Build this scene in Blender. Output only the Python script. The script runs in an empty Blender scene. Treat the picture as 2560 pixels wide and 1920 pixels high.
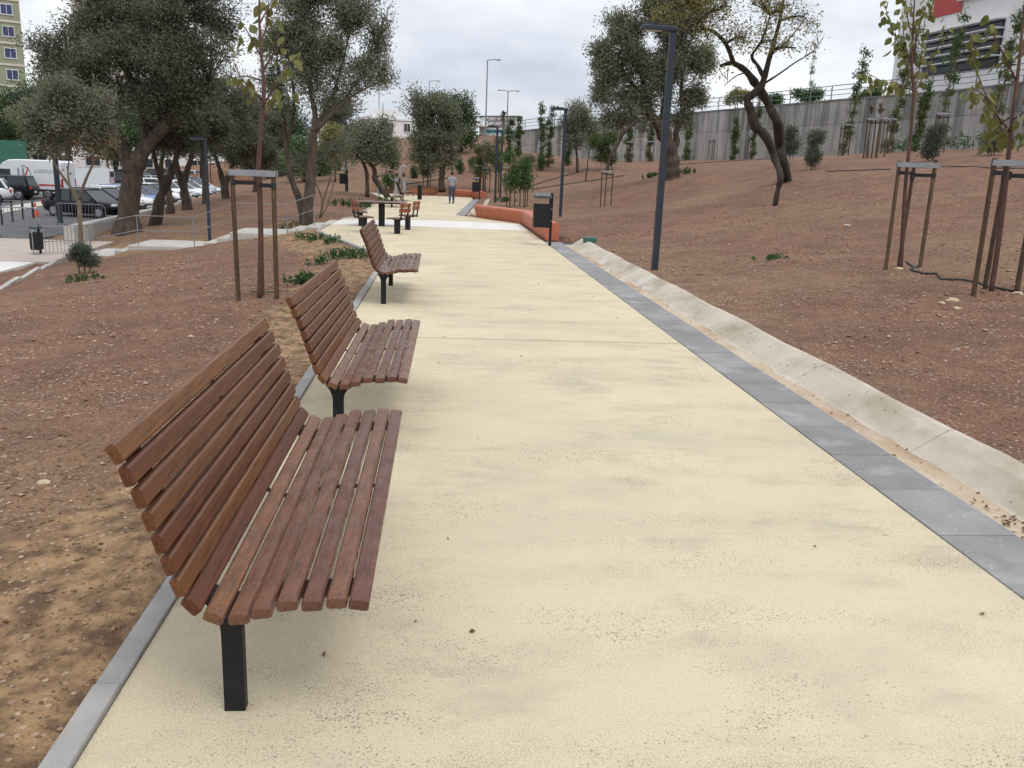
import bpy, bmesh, math, random
import numpy as np
from mathutils import Vector, Matrix

R = math.radians
sc = bpy.context.scene
col = sc.collection

# ------------------------------------------------------------------ camera
CAM_H, F_PX = 2.0, 2145.0            # eye height, focal length in pixels of a 2560 wide frame
PITCH, YAW, ROLL = 14.0, 4.93, 2.3   # down, right of the path axis, frame tilt (degrees)
cd = bpy.data.cameras.new('camera'); cam = bpy.data.objects.new('camera', cd); col.objects.link(cam)
sc.camera = cam
cd.sensor_fit = 'HORIZONTAL'; cd.sensor_width = 36.0; cd.lens = 36.0 * F_PX / 2560.0
cd.clip_start = 0.05; cd.clip_end = 3000
cam.location = (0, 0, CAM_H)
CAM_M = (Matrix.Rotation(R(-YAW), 3, 'Z') @ Matrix.Rotation(R(90 - PITCH), 3, 'X') @ Matrix.Rotation(R(ROLL), 3, 'Z'))
cam.rotation_euler = CAM_M.to_euler()
EYE = np.array([0, 0, CAM_H])

# ------------------------------------------------------------------ world, sun, exposure
SUN_EL, SUN_AZ = 58.0, 150.0         # overcast: a broad soft patch of brighter cloud behind the right shoulder
w = bpy.data.worlds.new('World'); sc.world = w; w.use_nodes = True
nt = w.node_tree; nt.nodes.clear()
def wn(t, **kw):
    n = nt.nodes.new(t)
    for k, v in kw.items(): setattr(n, k, v)
    return n
wo = wn('ShaderNodeOutputWorld'); bg = wn('ShaderNodeBackground')
sky = wn('ShaderNodeTexSky', sky_type='NISHITA', sun_disc=False)
sky.sun_elevation = R(SUN_EL); sky.sun_rotation = R(SUN_AZ)
skm = wn('ShaderNodeVectorMath', operation='SCALE'); skm.inputs['Scale'].default_value = 0.10
tc = wn('ShaderNodeTexCoord'); mp = wn('ShaderNodeMapping'); mp.inputs['Scale'].default_value = (1, 1, 2.6)
n1 = wn('ShaderNodeTexNoise'); n1.inputs['Scale'].default_value = 2.3; n1.inputs['Detail'].default_value = 7; n1.inputs['Roughness'].default_value = .55
cr = wn('ShaderNodeValToRGB'); cr.color_ramp.elements[0].position = .38; cr.color_ramp.elements[1].position = .64
cr.color_ramp.elements[0].color = (.54, .58, .68, 1); cr.color_ramp.elements[1].color = (1.0, 1.0, 1.0, 1)
sp = wn('ShaderNodeSeparateXYZ')
el = wn('ShaderNodeMapRange'); el.inputs['From Min'].default_value = 0; el.inputs['From Max'].default_value = 1
el.inputs['To Min'].default_value = 1.0; el.inputs['To Max'].default_value = 1.55     # overcast sky: zenith brighter than horizon
cl = wn('ShaderNodeVectorMath', operation='SCALE')
mx = wn('ShaderNodeMix', data_type='RGBA'); mx.inputs['Factor'].default_value = .10
L = nt.links.new
L(tc.outputs['Generated'], mp.inputs['Vector']); L(mp.outputs[0], n1.inputs['Vector']); L(n1.outputs['Fac'], cr.inputs[0])
L(tc.outputs['Generated'], sp.inputs[0]); L(sp.outputs['Z'], el.inputs['Value'])
L(cr.outputs[0], cl.inputs[0]); L(el.outputs[0], cl.inputs['Scale'])
L(sky.outputs[0], skm.inputs[0]); L(cl.outputs[0], mx.inputs[6]); L(skm.outputs[0], mx.inputs[7])
L(mx.outputs[2], bg.inputs['Color']); L(bg.outputs[0], wo.inputs['Surface'])
bg.inputs['Strength'].default_value = 1.0
sd = bpy.data.lights.new('sun', 'SUN'); sd.energy = 1.3; sd.angle = R(26); sd.color = (1, .975, .94)
sun = bpy.data.objects.new('sun', sd); col.objects.link(sun)
_az = R(SUN_AZ); _dir = Vector((math.sin(_az) * math.cos(R(SUN_EL)), math.cos(_az) * math.cos(R(SUN_EL)), math.sin(R(SUN_EL))))
sun.rotation_euler = _dir.to_track_quat('Z', 'Y').to_euler()
sc.view_settings.view_transform = 'Standard'; sc.view_settings.look = 'None'
sc.view_settings.exposure = 0.15; sc.view_settings.gamma = 1.0; sc.view_settings.use_curve_mapping = False
sc.cycles.max_bounces = 6; sc.cycles.diffuse_bounces = 3; sc.cycles.glossy_bounces = 2
sc.cycles.use_denoising = True

# ------------------------------------------------------------------ measuring helpers (pixel of the 2560 frame -> place)
_CM = np.array(CAM_M)
def ray(px, py):
    return _CM @ np.array([(px - 1280) / F_PX, -(py - 960) / F_PX, -1.0])
def at(px, py, Y):
    d = ray(px, py); return EYE + d * (Y / d[1])
def gz(px, py, z=0.0):
    d = ray(px, py); return EYE + d * ((z - CAM_H) / d[2])

# ------------------------------------------------------------------ materials
def lk(t, a, b): t.links.new(a, b)
def mat(name, c1, c2=None, scale=6.0, rough=.7, bump=0.0, bscale=40.0, metal=0.0, stretch=(1, 1, 1), coords='Object', detail=5.0,
        lo=.35, hi=.65, spec=None, rnd=0.0, bdist=.02, transl=0.0, coat=0.0):
    m = bpy.data.materials.new(name); m.use_nodes = True
    t = m.node_tree; b = t.nodes['Principled BSDF']
    b.inputs['Roughness'].default_value = rough; b.inputs['Metallic'].default_value = metal
    if spec is not None: b.inputs['Specular IOR Level'].default_value = spec
    if coat: b.inputs['Coat Weight'].default_value = coat; b.inputs['Coat Roughness'].default_value = .08
    c2 = c2 or tuple(x * .75 for x in c1)
    co = t.nodes.new('ShaderNodeTexCoord'); mpn = t.nodes.new('ShaderNodeMapping')
    mpn.inputs['Scale'].default_value = stretch
    if coords == 'World':
        ge = t.nodes.new('ShaderNodeNewGeometry'); lk(t, ge.outputs['Position'], mpn.inputs['Vector'])
    else: lk(t, co.outputs[coords], mpn.inputs['Vector'])
    nz = t.nodes.new('ShaderNodeTexNoise'); nz.inputs['Scale'].default_value = scale; nz.inputs['Detail'].default_value = detail
    lk(t, mpn.outputs[0], nz.inputs['Vector'])
    rp = t.nodes.new('ShaderNodeValToRGB'); rp.color_ramp.elements[0].position = lo; rp.color_ramp.elements[1].position = hi
    rp.color_ramp.elements[0].color = (*c1, 1); rp.color_ramp.elements[1].color = (*c2, 1)
    lk(t, nz.outputs['Fac'], rp.inputs[0])
    out = rp.outputs[0]
    if rnd:
        oi = t.nodes.new('ShaderNodeObjectInfo'); mr = t.nodes.new('ShaderNodeMapRange')
        mr.inputs['To Min'].default_value = 1 - rnd; mr.inputs['To Max'].default_value = 1 + rnd
        lk(t, oi.outputs['Random'], mr.inputs['Value'])
        hs = t.nodes.new('ShaderNodeHueSaturation'); m3 = t.nodes.new('ShaderNodeMath'); m3.operation = 'MULTIPLY_ADD'; m3.inputs[1].default_value = rnd * .08; m3.inputs[2].default_value = .5 - rnd * .036; lk(t, oi.outputs['Random'], m3.inputs[0]); lk(t, m3.outputs[0], hs.inputs['Hue']); lk(t, mr.outputs[0], hs.inputs['Value']); lk(t, out, hs.inputs['Color']); out = hs.outputs[0]
    lk(t, out, b.inputs['Base Color'])
    if bump:
        n2 = t.nodes.new('ShaderNodeTexNoise'); n2.inputs['Scale'].default_value = bscale; n2.inputs['Detail'].default_value = 4
        lk(t, mpn.outputs[0], n2.inputs['Vector'])
        bp = t.nodes.new('ShaderNodeBump'); bp.inputs['Strength'].default_value = bump; bp.inputs['Distance'].default_value = bdist
        lk(t, n2.outputs['Fac'], bp.inputs['Height']); lk(t, bp.outputs[0], b.inputs['Normal'])
    if transl:
        o = t.nodes['Material Output']; tr = t.nodes.new('ShaderNodeBsdfTranslucent'); ms = t.nodes.new('ShaderNodeMixShader')
        ms.inputs[0].default_value = transl; lk(t, out, tr.inputs['Color'])
        lk(t, b.outputs[0], ms.inputs[1]); lk(t, tr.outputs[0], ms.inputs[2]); lk(t, ms.outputs[0], o.inputs['Surface'])
    return m

def speckle(m, colour, scale, thresh, amount=1.0, seedoff=0.0, patch=None):
    """lay small grains of another colour over a material (world space)"""
    t = m.node_tree; b = t.nodes['Principled BSDF']; src = b.inputs['Base Color'].links[0].from_socket
    ge = t.nodes.new('ShaderNodeNewGeometry'); ad = t.nodes.new('ShaderNodeVectorMath'); ad.operation = 'ADD'; ad.inputs[1].default_value = (seedoff,) * 3
    lk(t, ge.outputs['Position'], ad.inputs[0])
    vo = t.nodes.new('ShaderNodeTexVoronoi'); vo.inputs['Scale'].default_value = scale; lk(t, ad.outputs[0], vo.inputs['Vector'])
    sx = t.nodes.new('ShaderNodeSeparateColor'); lk(t, vo.outputs['Color'], sx.inputs[0])
    gt = t.nodes.new('ShaderNodeMath'); gt.operation = 'GREATER_THAN'; gt.inputs[1].default_value = thresh; lk(t, sx.outputs[0], gt.inputs[0])
    dd = t.nodes.new('ShaderNodeMath'); dd.operation = 'LESS_THAN'; dd.inputs[1].default_value = .42; lk(t, vo.outputs['Distance'], dd.inputs[0])
    mu = t.nodes.new('ShaderNodeMath'); mu.operation = 'MULTIPLY'; lk(t, gt.outputs[0], mu.inputs[0]); lk(t, dd.outputs[0], mu.inputs[1])
    m2 = t.nodes.new('ShaderNodeMath'); m2.operation = 'MULTIPLY'; lk(t, mu.outputs[0], m2.inputs[0]); m2.inputs[1].default_value = amount
    if patch:
        n = t.nodes.new('ShaderNodeTexNoise'); n.inputs['Scale'].default_value = patch[0]; n.inputs['Detail'].default_value = 6; n.inputs['Roughness'].default_value = .6
        mpp = t.nodes.new('ShaderNodeMapping'); mpp.inputs['Scale'].default_value = patch[3] if len(patch) > 3 else (1, 1, 1)
        lk(t, ad.outputs[0], mpp.inputs['Vector']); lk(t, mpp.outputs[0], n.inputs['Vector'])
        mr = t.nodes.new('ShaderNodeMapRange'); mr.inputs['From Min'].default_value = patch[1]; mr.inputs['From Max'].default_value = patch[2]
        lk(t, n.outputs['Fac'], mr.inputs['Value']); lk(t, mr.outputs[0], m2.inputs[1])
    mi = t.nodes.new('ShaderNodeMix'); mi.data_type = 'RGBA'; lk(t, m2.outputs[0], mi.inputs[0]); lk(t, src, mi.inputs[6]); mi.inputs[7].default_value = (*colour, 1)
    lk(t, mi.outputs[2], b.inputs['Base Color'])
    return m

def stain(m, colour, scale, lo, hi, amount, stretch=(1, 1, 1), off=0.0):
    t = m.node_tree; b = t.nodes['Principled BSDF']; src = b.inputs['Base Color'].links[0].from_socket
    ge = t.nodes.new('ShaderNodeNewGeometry'); mpp = t.nodes.new('ShaderNodeMapping'); mpp.inputs['Scale'].default_value = stretch; mpp.inputs['Location'].default_value = (off,) * 3
    lk(t, ge.outputs['Position'], mpp.inputs['Vector'])
    n = t.nodes.new('ShaderNodeTexNoise'); n.inputs['Scale'].default_value = scale; n.inputs['Detail'].default_value = 6; n.inputs['Roughness'].default_value = .62
    lk(t, mpp.outputs[0], n.inputs['Vector'])
    mr = t.nodes.new('ShaderNodeMapRange'); mr.inputs['From Min'].default_value = lo; mr.inputs['From Max'].default_value = hi; mr.inputs['To Max'].default_value = amount
    lk(t, n.outputs['Fac'], mr.inputs['Value'])
    mi = t.nodes.new('ShaderNodeMix'); mi.data_type = 'RGBA'; lk(t, mr.outputs[0], mi.inputs[0]); lk(t, src, mi.inputs[6]); mi.inputs[7].default_value = (*colour, 1)
    lk(t, mi.outputs[2], b.inputs['Base Color'])
    return m

M = {}
M['path'] = mat('cream_resin', (.635, .55, .38), (.585, .505, .345), .5, .9, .9, 230, coords='World', bdist=.004, spec=.25)
stain(M['path'], (.45, .405, .30), .7, .50, .74, .55, (.8, 1.9, 1), 3.1)
stain(M['path'], (.36, .325, .245), 95, .50, .68, .55)                       # even grain of the aggregate
stain(M['path'], (.72, .66, .50), 140, .54, .66, .7, (1, 1, 1), 5.0)
def pits(m, colour, scale, thr, wid, patch, off):
    t = m.node_tree; b = t.nodes['Principled BSDF']; src = b.inputs['Base Color'].links[0].from_socket
    ge = t.nodes.new('ShaderNodeNewGeometry'); mp1 = t.nodes.new('ShaderNodeMapping'); mp1.inputs['Location'].default_value = (off,) * 3; lk(t, ge.outputs['Position'], mp1.inputs['Vector'])
    n = t.nodes.new('ShaderNodeTexNoise'); n.inputs['Scale'].default_value = scale; n.inputs['Detail'].default_value = 2; lk(t, mp1.outputs[0], n.inputs['Vector'])
    mp2 = t.nodes.new('ShaderNodeMapping'); mp2.inputs['Scale'].default_value = patch[3]; mp2.inputs['Location'].default_value = (off,) * 3; lk(t, ge.outputs['Position'], mp2.inputs['Vector'])
    n2 = t.nodes.new('ShaderNodeTexNoise'); n2.inputs['Scale'].default_value = patch[0]; n2.inputs['Detail'].default_value = 7; n2.inputs['Roughness'].default_value = .65; lk(t, mp2.outputs[0], n2.inputs['Vector'])
    mr2 = t.nodes.new('ShaderNodeMapRange'); mr2.inputs['From Min'].default_value = patch[1]; mr2.inputs['From Max'].default_value = patch[2]; mr2.inputs['To Min'].default_value = 0.0; mr2.inputs['To Max'].default_value = .16; lk(t, n2.outputs['Fac'], mr2.inputs['Value'])
    ad = t.nodes.new('ShaderNodeMath'); ad.operation = 'ADD'; lk(t, n.outputs['Fac'], ad.inputs[0]); lk(t, mr2.outputs[0], ad.inputs[1])
    mr = t.nodes.new('ShaderNodeMapRange'); mr.inputs['From Min'].default_value = thr; mr.inputs['From Max'].default_value = thr + wid; mr.inputs['To Max'].default_value = .85; lk(t, ad.outputs[0], mr.inputs['Value'])
    mi = t.nodes.new('ShaderNodeMix'); mi.data_type = 'RGBA'; lk(t, mr.outputs[0], mi.inputs[0]); lk(t, src, mi.inputs[6]); mi.inputs[7].default_value = (*colour, 1); lk(t, mi.outputs[2], b.inputs['Base Color'])
pits(M['path'], (.20, .18, .135), 105, .70, .07, (.9, .44, .66, (1, 2.1, 1)), 1.7)
pits(M['path'], (.16, .14, .11), 190, .68, .07, (1.3, .44, .66, (1, 1.8, 1)), 5.2)
stain(M['path'], (.30, .28, .225), 1.3, .56, .74, .45, (1, 2.0, 1), 21.0)
stain(M['path'], (.36, .33, .26), .45, .53, .72, .5, (1, 1.7, 1), 33.0)
M['white_conc'] = mat('pale_concrete', (.62, .60, .56), (.70, .69, .66), 2.0, .85, .2, 60, coords='World')
M['conc'] = mat('gutter_concrete', (.46, .405, .32), (.52, .47, .39), 1.6, .9, .5, 45, coords='World', bdist=.012)
stain(M['conc'], (.27, .23, .155), 1.1, .50, .68, .75, (1, .6, 1), 2.2)
stain(M['conc'], (.66, .63, .58), 1.7, .56, .72, .7, (1, .5, 1), 7.7)
speckle(M['conc'], (.14, .11, .08), 26, .975, .7, 3.3)
M['sand'] = mat('washed_sand', (.50, .42, .31), (.44, .34, .23), 2.6, .95, .6, 60, coords='World')
stain(M['sand'], (.58, .51, .42), 2.4, .5, .66, .8, (1, .5, 1), 4.0)
stain(M['sand'], (.28, .14, .075), .9, .56, .72, .75, (1, .5, 1), 8.0)
pits(M['sand'], (.24, .15, .09), 40, .70, .08, (1.2, .45, .7, (1, 1, 1)), 2)
M['paver'] = mat('grey_paver', (.205, .202, .200), (.255, .25, .246), 3.0, .8, .25, 120, coords='World', rnd=.14, bdist=.004)
stain(M['paver'], (.42, .41, .40), 1.9, .56, .72, .55, (1, 1, 1), 1.0)
speckle(M['paver'], (.50, .48, .44), 45, .985, .5, 6.0)
M['kerb'] = mat('kerb_concrete', (.285, .28, .272), (.36, .35, .33), 5.0, .85, .3, 80, coords='World', rnd=.08)
stain(M['kerb'], (.36, .26, .16), 3, .55, .7, .5)
M['asphalt'] = mat('car_park_asphalt', (.085, .085, .09), (.12, .12, .122), 1.2, .9, .2, 60, coords='World')
M['pavement'] = mat('pinkish_pavement', (.46, .385, .33), (.40, .34, .30), 1.5, .9, .2, 30, coords='World')
def wallmat(nm, k):
    m = mat(nm, (.31, .305, .29), (.40, .395, .375), .5, .9, .3, 12, coords='World')
    stain(m, (.50, .485, .46), .5, .54, .7, .7, (1.2, 1.2, .15), 6.0)
    stain(m, (.06, .06, .06), .9, .50 - k, .68 - k, .9, (1.1, 1.1, .07), 0)
    stain(m, (.10, .10, .10), 3.2, .52 - k, .70 - k, .75, (1.2, 1.2, .05), 3)
    stain(m, (.17, .18, .15), .35, .55, .7, .6, (1, 1, 1), 9)
    return m
M['conc_wall'] = wallmat('wall_concrete', 0.0); M['conc_wall_top'] = wallmat('streaked_wall_concrete', .035); M['coping'] = mat('coping_concrete', (.12, .12, .118), (.20, .20, .195), 1.5, .9, coords='World')
M['low_wall'] = mat('low_wall_concrete', (.46, .44, .40), (.38, .365, .335), 1.5, .9, .2, 30, coords='World')
M['wood'] = mat('oiled_hardwood', (.165, .060, .024), (.068, .026, .013), 5.0, .44, .28, 22, stretch=(16, .9, 16), rnd=.22, lo=.3, hi=.72, bdist=.004, spec=.32)
M['wood_seat'] = mat('wet_hardwood', (.195, .068, .028), (.080, .030, .016), 5.0, .26, .8, 34, stretch=(12, 1.2, 12), rnd=.24, lo=.3, hi=.72, bdist=.006, coat=.10)
_t = M['wood_seat'].node_tree; _b = _t.nodes['Principled BSDF']; _n = _t.nodes.new('ShaderNodeTexNoise'); _n.inputs['Scale'].default_value = 9; _n.inputs['Detail'].default_value = 4
_g = _t.nodes.new('ShaderNodeNewGeometry'); lk(_t, _g.outputs['Position'], _n.inputs['Vector']); _r = _t.nodes.new('ShaderNodeMapRange'); _r.inputs['From Min'].default_value = .42; _r.inputs['From Max'].default_value = .58; _r.inputs['To Min'].default_value = .12; _r.inputs['To Max'].default_value = .48
lk(_t, _n.outputs['Fac'], _r.inputs['Value']); lk(_t, _r.outputs[0], _b.inputs['Roughness'])       # wet and dry patches
speckle(M['wood_seat'], (.065, .035, .03), 75, .80, patch=(6, .5, .62), seedoff=2)
M['chair_wood'] = mat('orange_hardwood', (.30, .10, .04), (.19, .062, .028), 4, .45, .1, 20, stretch=(2, 10, 10), rnd=.2)
M['table_wood'] = mat('dark_hardwood', (.13, .058, .04), (.085, .04, .03), 4, .4, .1, 20, stretch=(2, 10, 10), rnd=.2)
M['graphite'] = mat('graphite_paint', (.010, .011, .014), (.014, .015, .018), 20, .5, .05, 200, spec=.25)
M['lamp_paint'] = mat('slate_lamp_paint', (.026, .032, .046), (.034, .040, .055), 10, .5, spec=.3)
M['lens'] = mat('lamp_lens', (.42, .36, .30), (.5, .44, .38), 8, .25)
M['galv'] = mat('galvanised_steel', (.20, .21, .225), (.28, .29, .30), 12, .5, metal=.4)
M['alu'] = mat('grey_batten', (.27, .285, .31), (.22, .23, .25), 8, .6)
M['strap'] = mat('black_strap', (.012, .013, .017), (.02, .02, .024), 10, .6)
M['stake'] = mat('treated_stake', (.115, .068, .033), (.05, .03, .018), 7, .8, .4, 30, stretch=(3, 3, .5), rnd=.25, bdist=.006)
M['terracotta'] = mat('terracotta_concrete', (.47, .145, .075), (.40, .12, .062), 2.0, .6, .1, 60, coords='World')
M['bark'] = mat('olive_bark', (.095, .068, .048), (.042, .031, .024), 6, .95, .9, 14, stretch=(1, 1, .35), bdist=.05)
M['bark_pale'] = mat('pale_bark', (.21, .165, .115), (.12, .09, .06), 7, .9, .6, 20, stretch=(1, 1, .4), bdist=.03)
M['bark_red'] = mat('reddish_bark', (.115, .052, .036), (.07, .034, .026), 8, .7, .3, 30)
M['bark_dark'] = mat('dark_bark', (.05, .037, .028), (.022, .018, .015), 7, .95, .9, 14, stretch=(1, 1, .35), bdist=.05)
def leafmat(n, a, b, tr=.32, s=1.2, rough=.55):
    return mat(n, a, b, s, rough, coords='World', detail=8, lo=.3, hi=.7, transl=tr, spec=.3)
M['leaf_olive'] = leafmat('olive_leaf', (.14, .152, .095), (.22, .232, .155), s=2.2)
M['leaf_olive_dark'] = leafmat('dark_olive_leaf', (.10, .11, .07), (.16, .17, .115), s=2.2)
M['leaf_silver'] = leafmat('silver_olive_leaf', (.15, .155, .10), (.23, .235, .165), s=2.5)
M['leaf_green'] = leafmat('fresh_leaf', (.045, .105, .028), (.095, .165, .050), s=2.5)
M['leaf_poplar'] = leafmat('poplar_leaf', (.060, .098, .032), (.115, .15, .052), s=2.5)
M['leaf_pine'] = leafmat('pine_leaf', (.04, .078, .026), (.075, .12, .044), s=2)
M['leaf_yellow'] = leafmat('yellowing_leaf', (.30, .265, .09), (.19, .20, .075), s=2.5)
M['leaf_big'] = leafmat('broad_leaf', (.105, .135, .040), (.21, .20, .065), s=5, tr=.3)
M['leaf_shrub'] = leafmat('grey_shrub_leaf', (.08, .10, .072), (.13, .148, .11), s=3)
M['leaf_dry'] = leafmat('dry_leaf', (.20, .10, .045), (.14, .075, .04), s=4)
M['weed'] = leafmat('weed_leaf', (.035, .085, .025), (.075, .135, .042), s=6)
M['white_paint'] = mat('white_plaster', (.74, .74, .73), (.66, .66, .65), .35, .8, coords='World')
M['red_paint'] = mat('red_cladding', (.42, .055, .045), (.36, .045, .04), .4, .6, coords='World')
M['glass'] = mat('window_glass', (.030, .038, .044), (.018, .024, .028), .3, .15, coords='World', spec=.45)
M['green_plaster'] = mat('sage_plaster', (.30, .32, .22), (.26, .28, .19), .3, .85, coords='World')
M['cream'] = mat('cream_plaster', (.62, .58, .48), (.56, .52, .43), .3, .85, coords='World')
M['blue_glass'] = mat('blue_blind', (.04, .06, .17), (.03, .04, .12), .5, .4)
M['tyre'] = mat('tyre_rubber', (.014, .014, .015), (.02, .02, .02), 20, .8)
M['rim'] = mat('alloy_rim', (.36, .37, .38), (.28, .29, .30), 6, .35, metal=.6)
M['tail'] = mat('tail_lamp', (.42, .02, .02), (.35, .015, .015), 6, .25)
M['head'] = mat('headlamp', (.72, .74, .76), (.6, .62, .64), 12, .15)
M['plastic'] = mat('black_plastic', (.016, .016, .018), (.024, .024, .026), 10, .6)
M['rail_paint'] = mat('grey_railing', (.13, .14, .15), (.17, .18, .19), 6, .5)
M['hose'] = mat('black_hose', (.03, .03, .032), (.05, .05, .055), 10, .6)

# ------------------------------------------------------------------ mesh helpers
def fast_mesh(name, V, F):
    """V (n,3), F (m,k) numpy -> mesh"""
    me = bpy.data.meshes.new(name)
    V = np.asarray(V, np.float32); F = np.asarray(F, np.int32)
    me.vertices.add(len(V)); me.vertices.foreach_set('co', V.ravel())
    k = F.shape[1]
    me.loops.add(F.size); me.loops.foreach_set('vertex_index', F.ravel())
    me.polygons.add(len(F)); me.polygons.foreach_set('loop_start', np.arange(0, F.size, k, dtype=np.int32))
    me.polygons.foreach_set('loop_total', np.full(len(F), k, np.int32))
    me.update(calc_edges=True); me.validate()
    return me

def link(name, me, m=None, parent=None, loc=None, rot=None, smooth=False):
    if m is not None and not me.materials: me.materials.append(M[m] if isinstance(m, str) else m)
    if smooth: me.polygons.foreach_set('use_smooth', np.ones(len(me.polygons), bool))
    o = bpy.data.objects.new(name, me); col.objects.link(o)
    if parent: o.parent = parent
    if loc is not None: o.location = loc
    if rot is not None: o.rotation_euler = rot
    return o

class MB:
    def __init__(s): s.v = []; s.f = []
    def add(s, V, F):
        n = len(s.v); s.v += [tuple(map(float, p)) for p in V]; s.f += [tuple(i + n for i in q) for q in F]; return s
    def box(s, c, d, rz=0., M3=None):
        x, y, z = (k / 2 for k in d)
        P = [(-x, -y, -z), (x, -y, -z), (x, y, -z), (-x, y, -z), (-x, -y, z), (x, -y, z), (x, y, z), (-x, y, z)]
        m = M3 if M3 is not None else Matrix.Rotation(rz, 3, 'Z')
        return s.add([m @ Vector(p) + Vector(c) for p in P], [(0, 3, 2, 1), (4, 5, 6, 7), (0, 1, 5, 4), (1, 2, 6, 5), (2, 3, 7, 6), (3, 0, 4, 7)])
    def bbox(s, c, d, b=.01, rz=0., M3=None):
        """box with chamfered edges on all sides: stacked chamfered rings"""
        x, y, z = (k / 2 for k in d); b = min(b, x * .9, y * .9, z * .9)
        def ring(a, bb, zz):
            return [(-a + b, -bb, zz), (a - b, -bb, zz), (a, -bb + b, zz), (a, bb - b, zz), (a - b, bb, zz), (-a + b, bb, zz), (-a, bb - b, zz), (-a, -bb + b, zz)]
        P = ring(x - b * .6, y - b * .6, -z) + ring(x, y, -z + b) + ring(x, y, z - b) + ring(x - b * .6, y - b * .6, z)
        Fc = [tuple(range(7, -1, -1)), tuple(range(24, 32))]
        for k in range(3):
            for i in range(8): Fc.append((k * 8 + i, k * 8 + (i + 1) % 8, k * 8 + 8 + (i + 1) % 8, k * 8 + 8 + i))
        m = M3 if M3 is not None else Matrix.Rotation(rz, 3, 'Z')
        return s.add([m @ Vector(p) + Vector(c) for p in P], Fc)
    def tube(s, pts, rad, n=8, cap=True):
        pts = [Vector(p) for p in pts]
        if not hasattr(rad, '__len__'): rad = [rad] * len(pts)
        V = []; u = None
        for i, p in enumerate(pts):
            d = (pts[min(i + 1, len(pts) - 1)] - pts[max(i - 1, 0)])
            d = d.normalized() if d.length > 1e-9 else Vector((0, 0, 1))
            if u is None: u = d.orthogonal().normalized()
            u = (u - d * u.dot(d)); u = u.normalized() if u.length > 1e-6 else d.orthogonal().normalized()
            w_ = d.cross(u)
            for k in range(n):
                a = 2 * math.pi * k / n; V.append(p + (u * math.cos(a) + w_ * math.sin(a)) * rad[i])
        Fc = []
        for i in range(len(pts) - 1):
            for k in range(n): Fc.append((i * n + k, i * n + (k + 1) % n, (i + 1) * n + (k + 1) % n, (i + 1) * n + k))
        if cap: Fc += [tuple(range(n - 1, -1, -1)), tuple(range((len(pts) - 1) * n, len(pts) * n))]
        return s.add(V, Fc)
    def prism(s, prof, a0, a1, axis='Y'):
        """closed profile (2D, ccw) swept along an axis. axis Y: prof=(x,z); X: prof=(y,z); Z: prof=(x,y)"""
        n = len(prof)
        def P(q, a): return (q[0], a, q[1]) if axis == 'Y' else (a, q[0], q[1]) if axis == 'X' else (q[0], q[1], a)
        V = [P(q, a0) for q in prof] + [P(q, a1) for q in prof]
        return s.add(V, [tuple(range(n)), tuple(range(2 * n - 1, n - 1, -1))] + [(i, i + n, (i + 1) % n + n, (i + 1) % n) for i in range(n)])
    def mesh(s, name, smooth=False):
        me = bpy.data.meshes.new(name); me.from_pydata(s.v, [], s.f)
        bm = bmesh.new(); bm.from_mesh(me); bmesh.ops.recalc_face_normals(bm, faces=bm.faces); bm.to_mesh(me); bm.free()
        return me
    def build(s, name, m, parent=None, loc=None, rot=None, smooth=False):
        return link(name, s.mesh(name), m, parent, loc, rot, smooth)

def tag(o, label=None, cat=None, group=None, kind=None):
    if label: o['label'] = label
    if cat: o['category'] = cat
    if group: o['group'] = group
    if kind: o['kind'] = kind
    return o
def empty(name, loc=(0, 0, 0), rz=0., label=None, cat=None, group=None):
    o = bpy.data.objects.new(name, None); o.empty_display_size = .1; col.objects.link(o)
    o.location = loc; o.rotation_euler = (0, 0, rz); tag(o, label, cat, group); return o
def copy_tree(root, loc, rz=0., label=None, scale=None, group=None):
    r = root.copy(); col.objects.link(r); r.location = loc; r.rotation_euler = (0, 0, rz)
    if label: r['label'] = label
    if group: r['group'] = group
    if scale: r.scale = (scale,) * 3
    for ch in list(root.children):
        c = ch.copy(); col.objects.link(c); c.parent = r
        for g in list(ch.children):
            d = g.copy(); col.objects.link(d); d.parent = c
    return r

# ------------------------------------------------------------------ noise + terrain height
_rng = np.random.RandomState(7)
_perm = _rng.rand(256, 256)
def vnoise(x, y):
    xi = np.floor(x).astype(int); yi = np.floor(y).astype(int); fx = x - xi; fy = y - yi
    fx = fx * fx * (3 - 2 * fx); fy = fy * fy * (3 - 2 * fy)
    g = lambda a, b: _perm[a % 256, b % 256]
    return (g(xi, yi) * (1 - fx) + g(xi + 1, yi) * fx) * (1 - fy) + (g(xi, yi + 1) * (1 - fx) + g(xi + 1, yi + 1) * fx) * fy - .5

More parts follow.
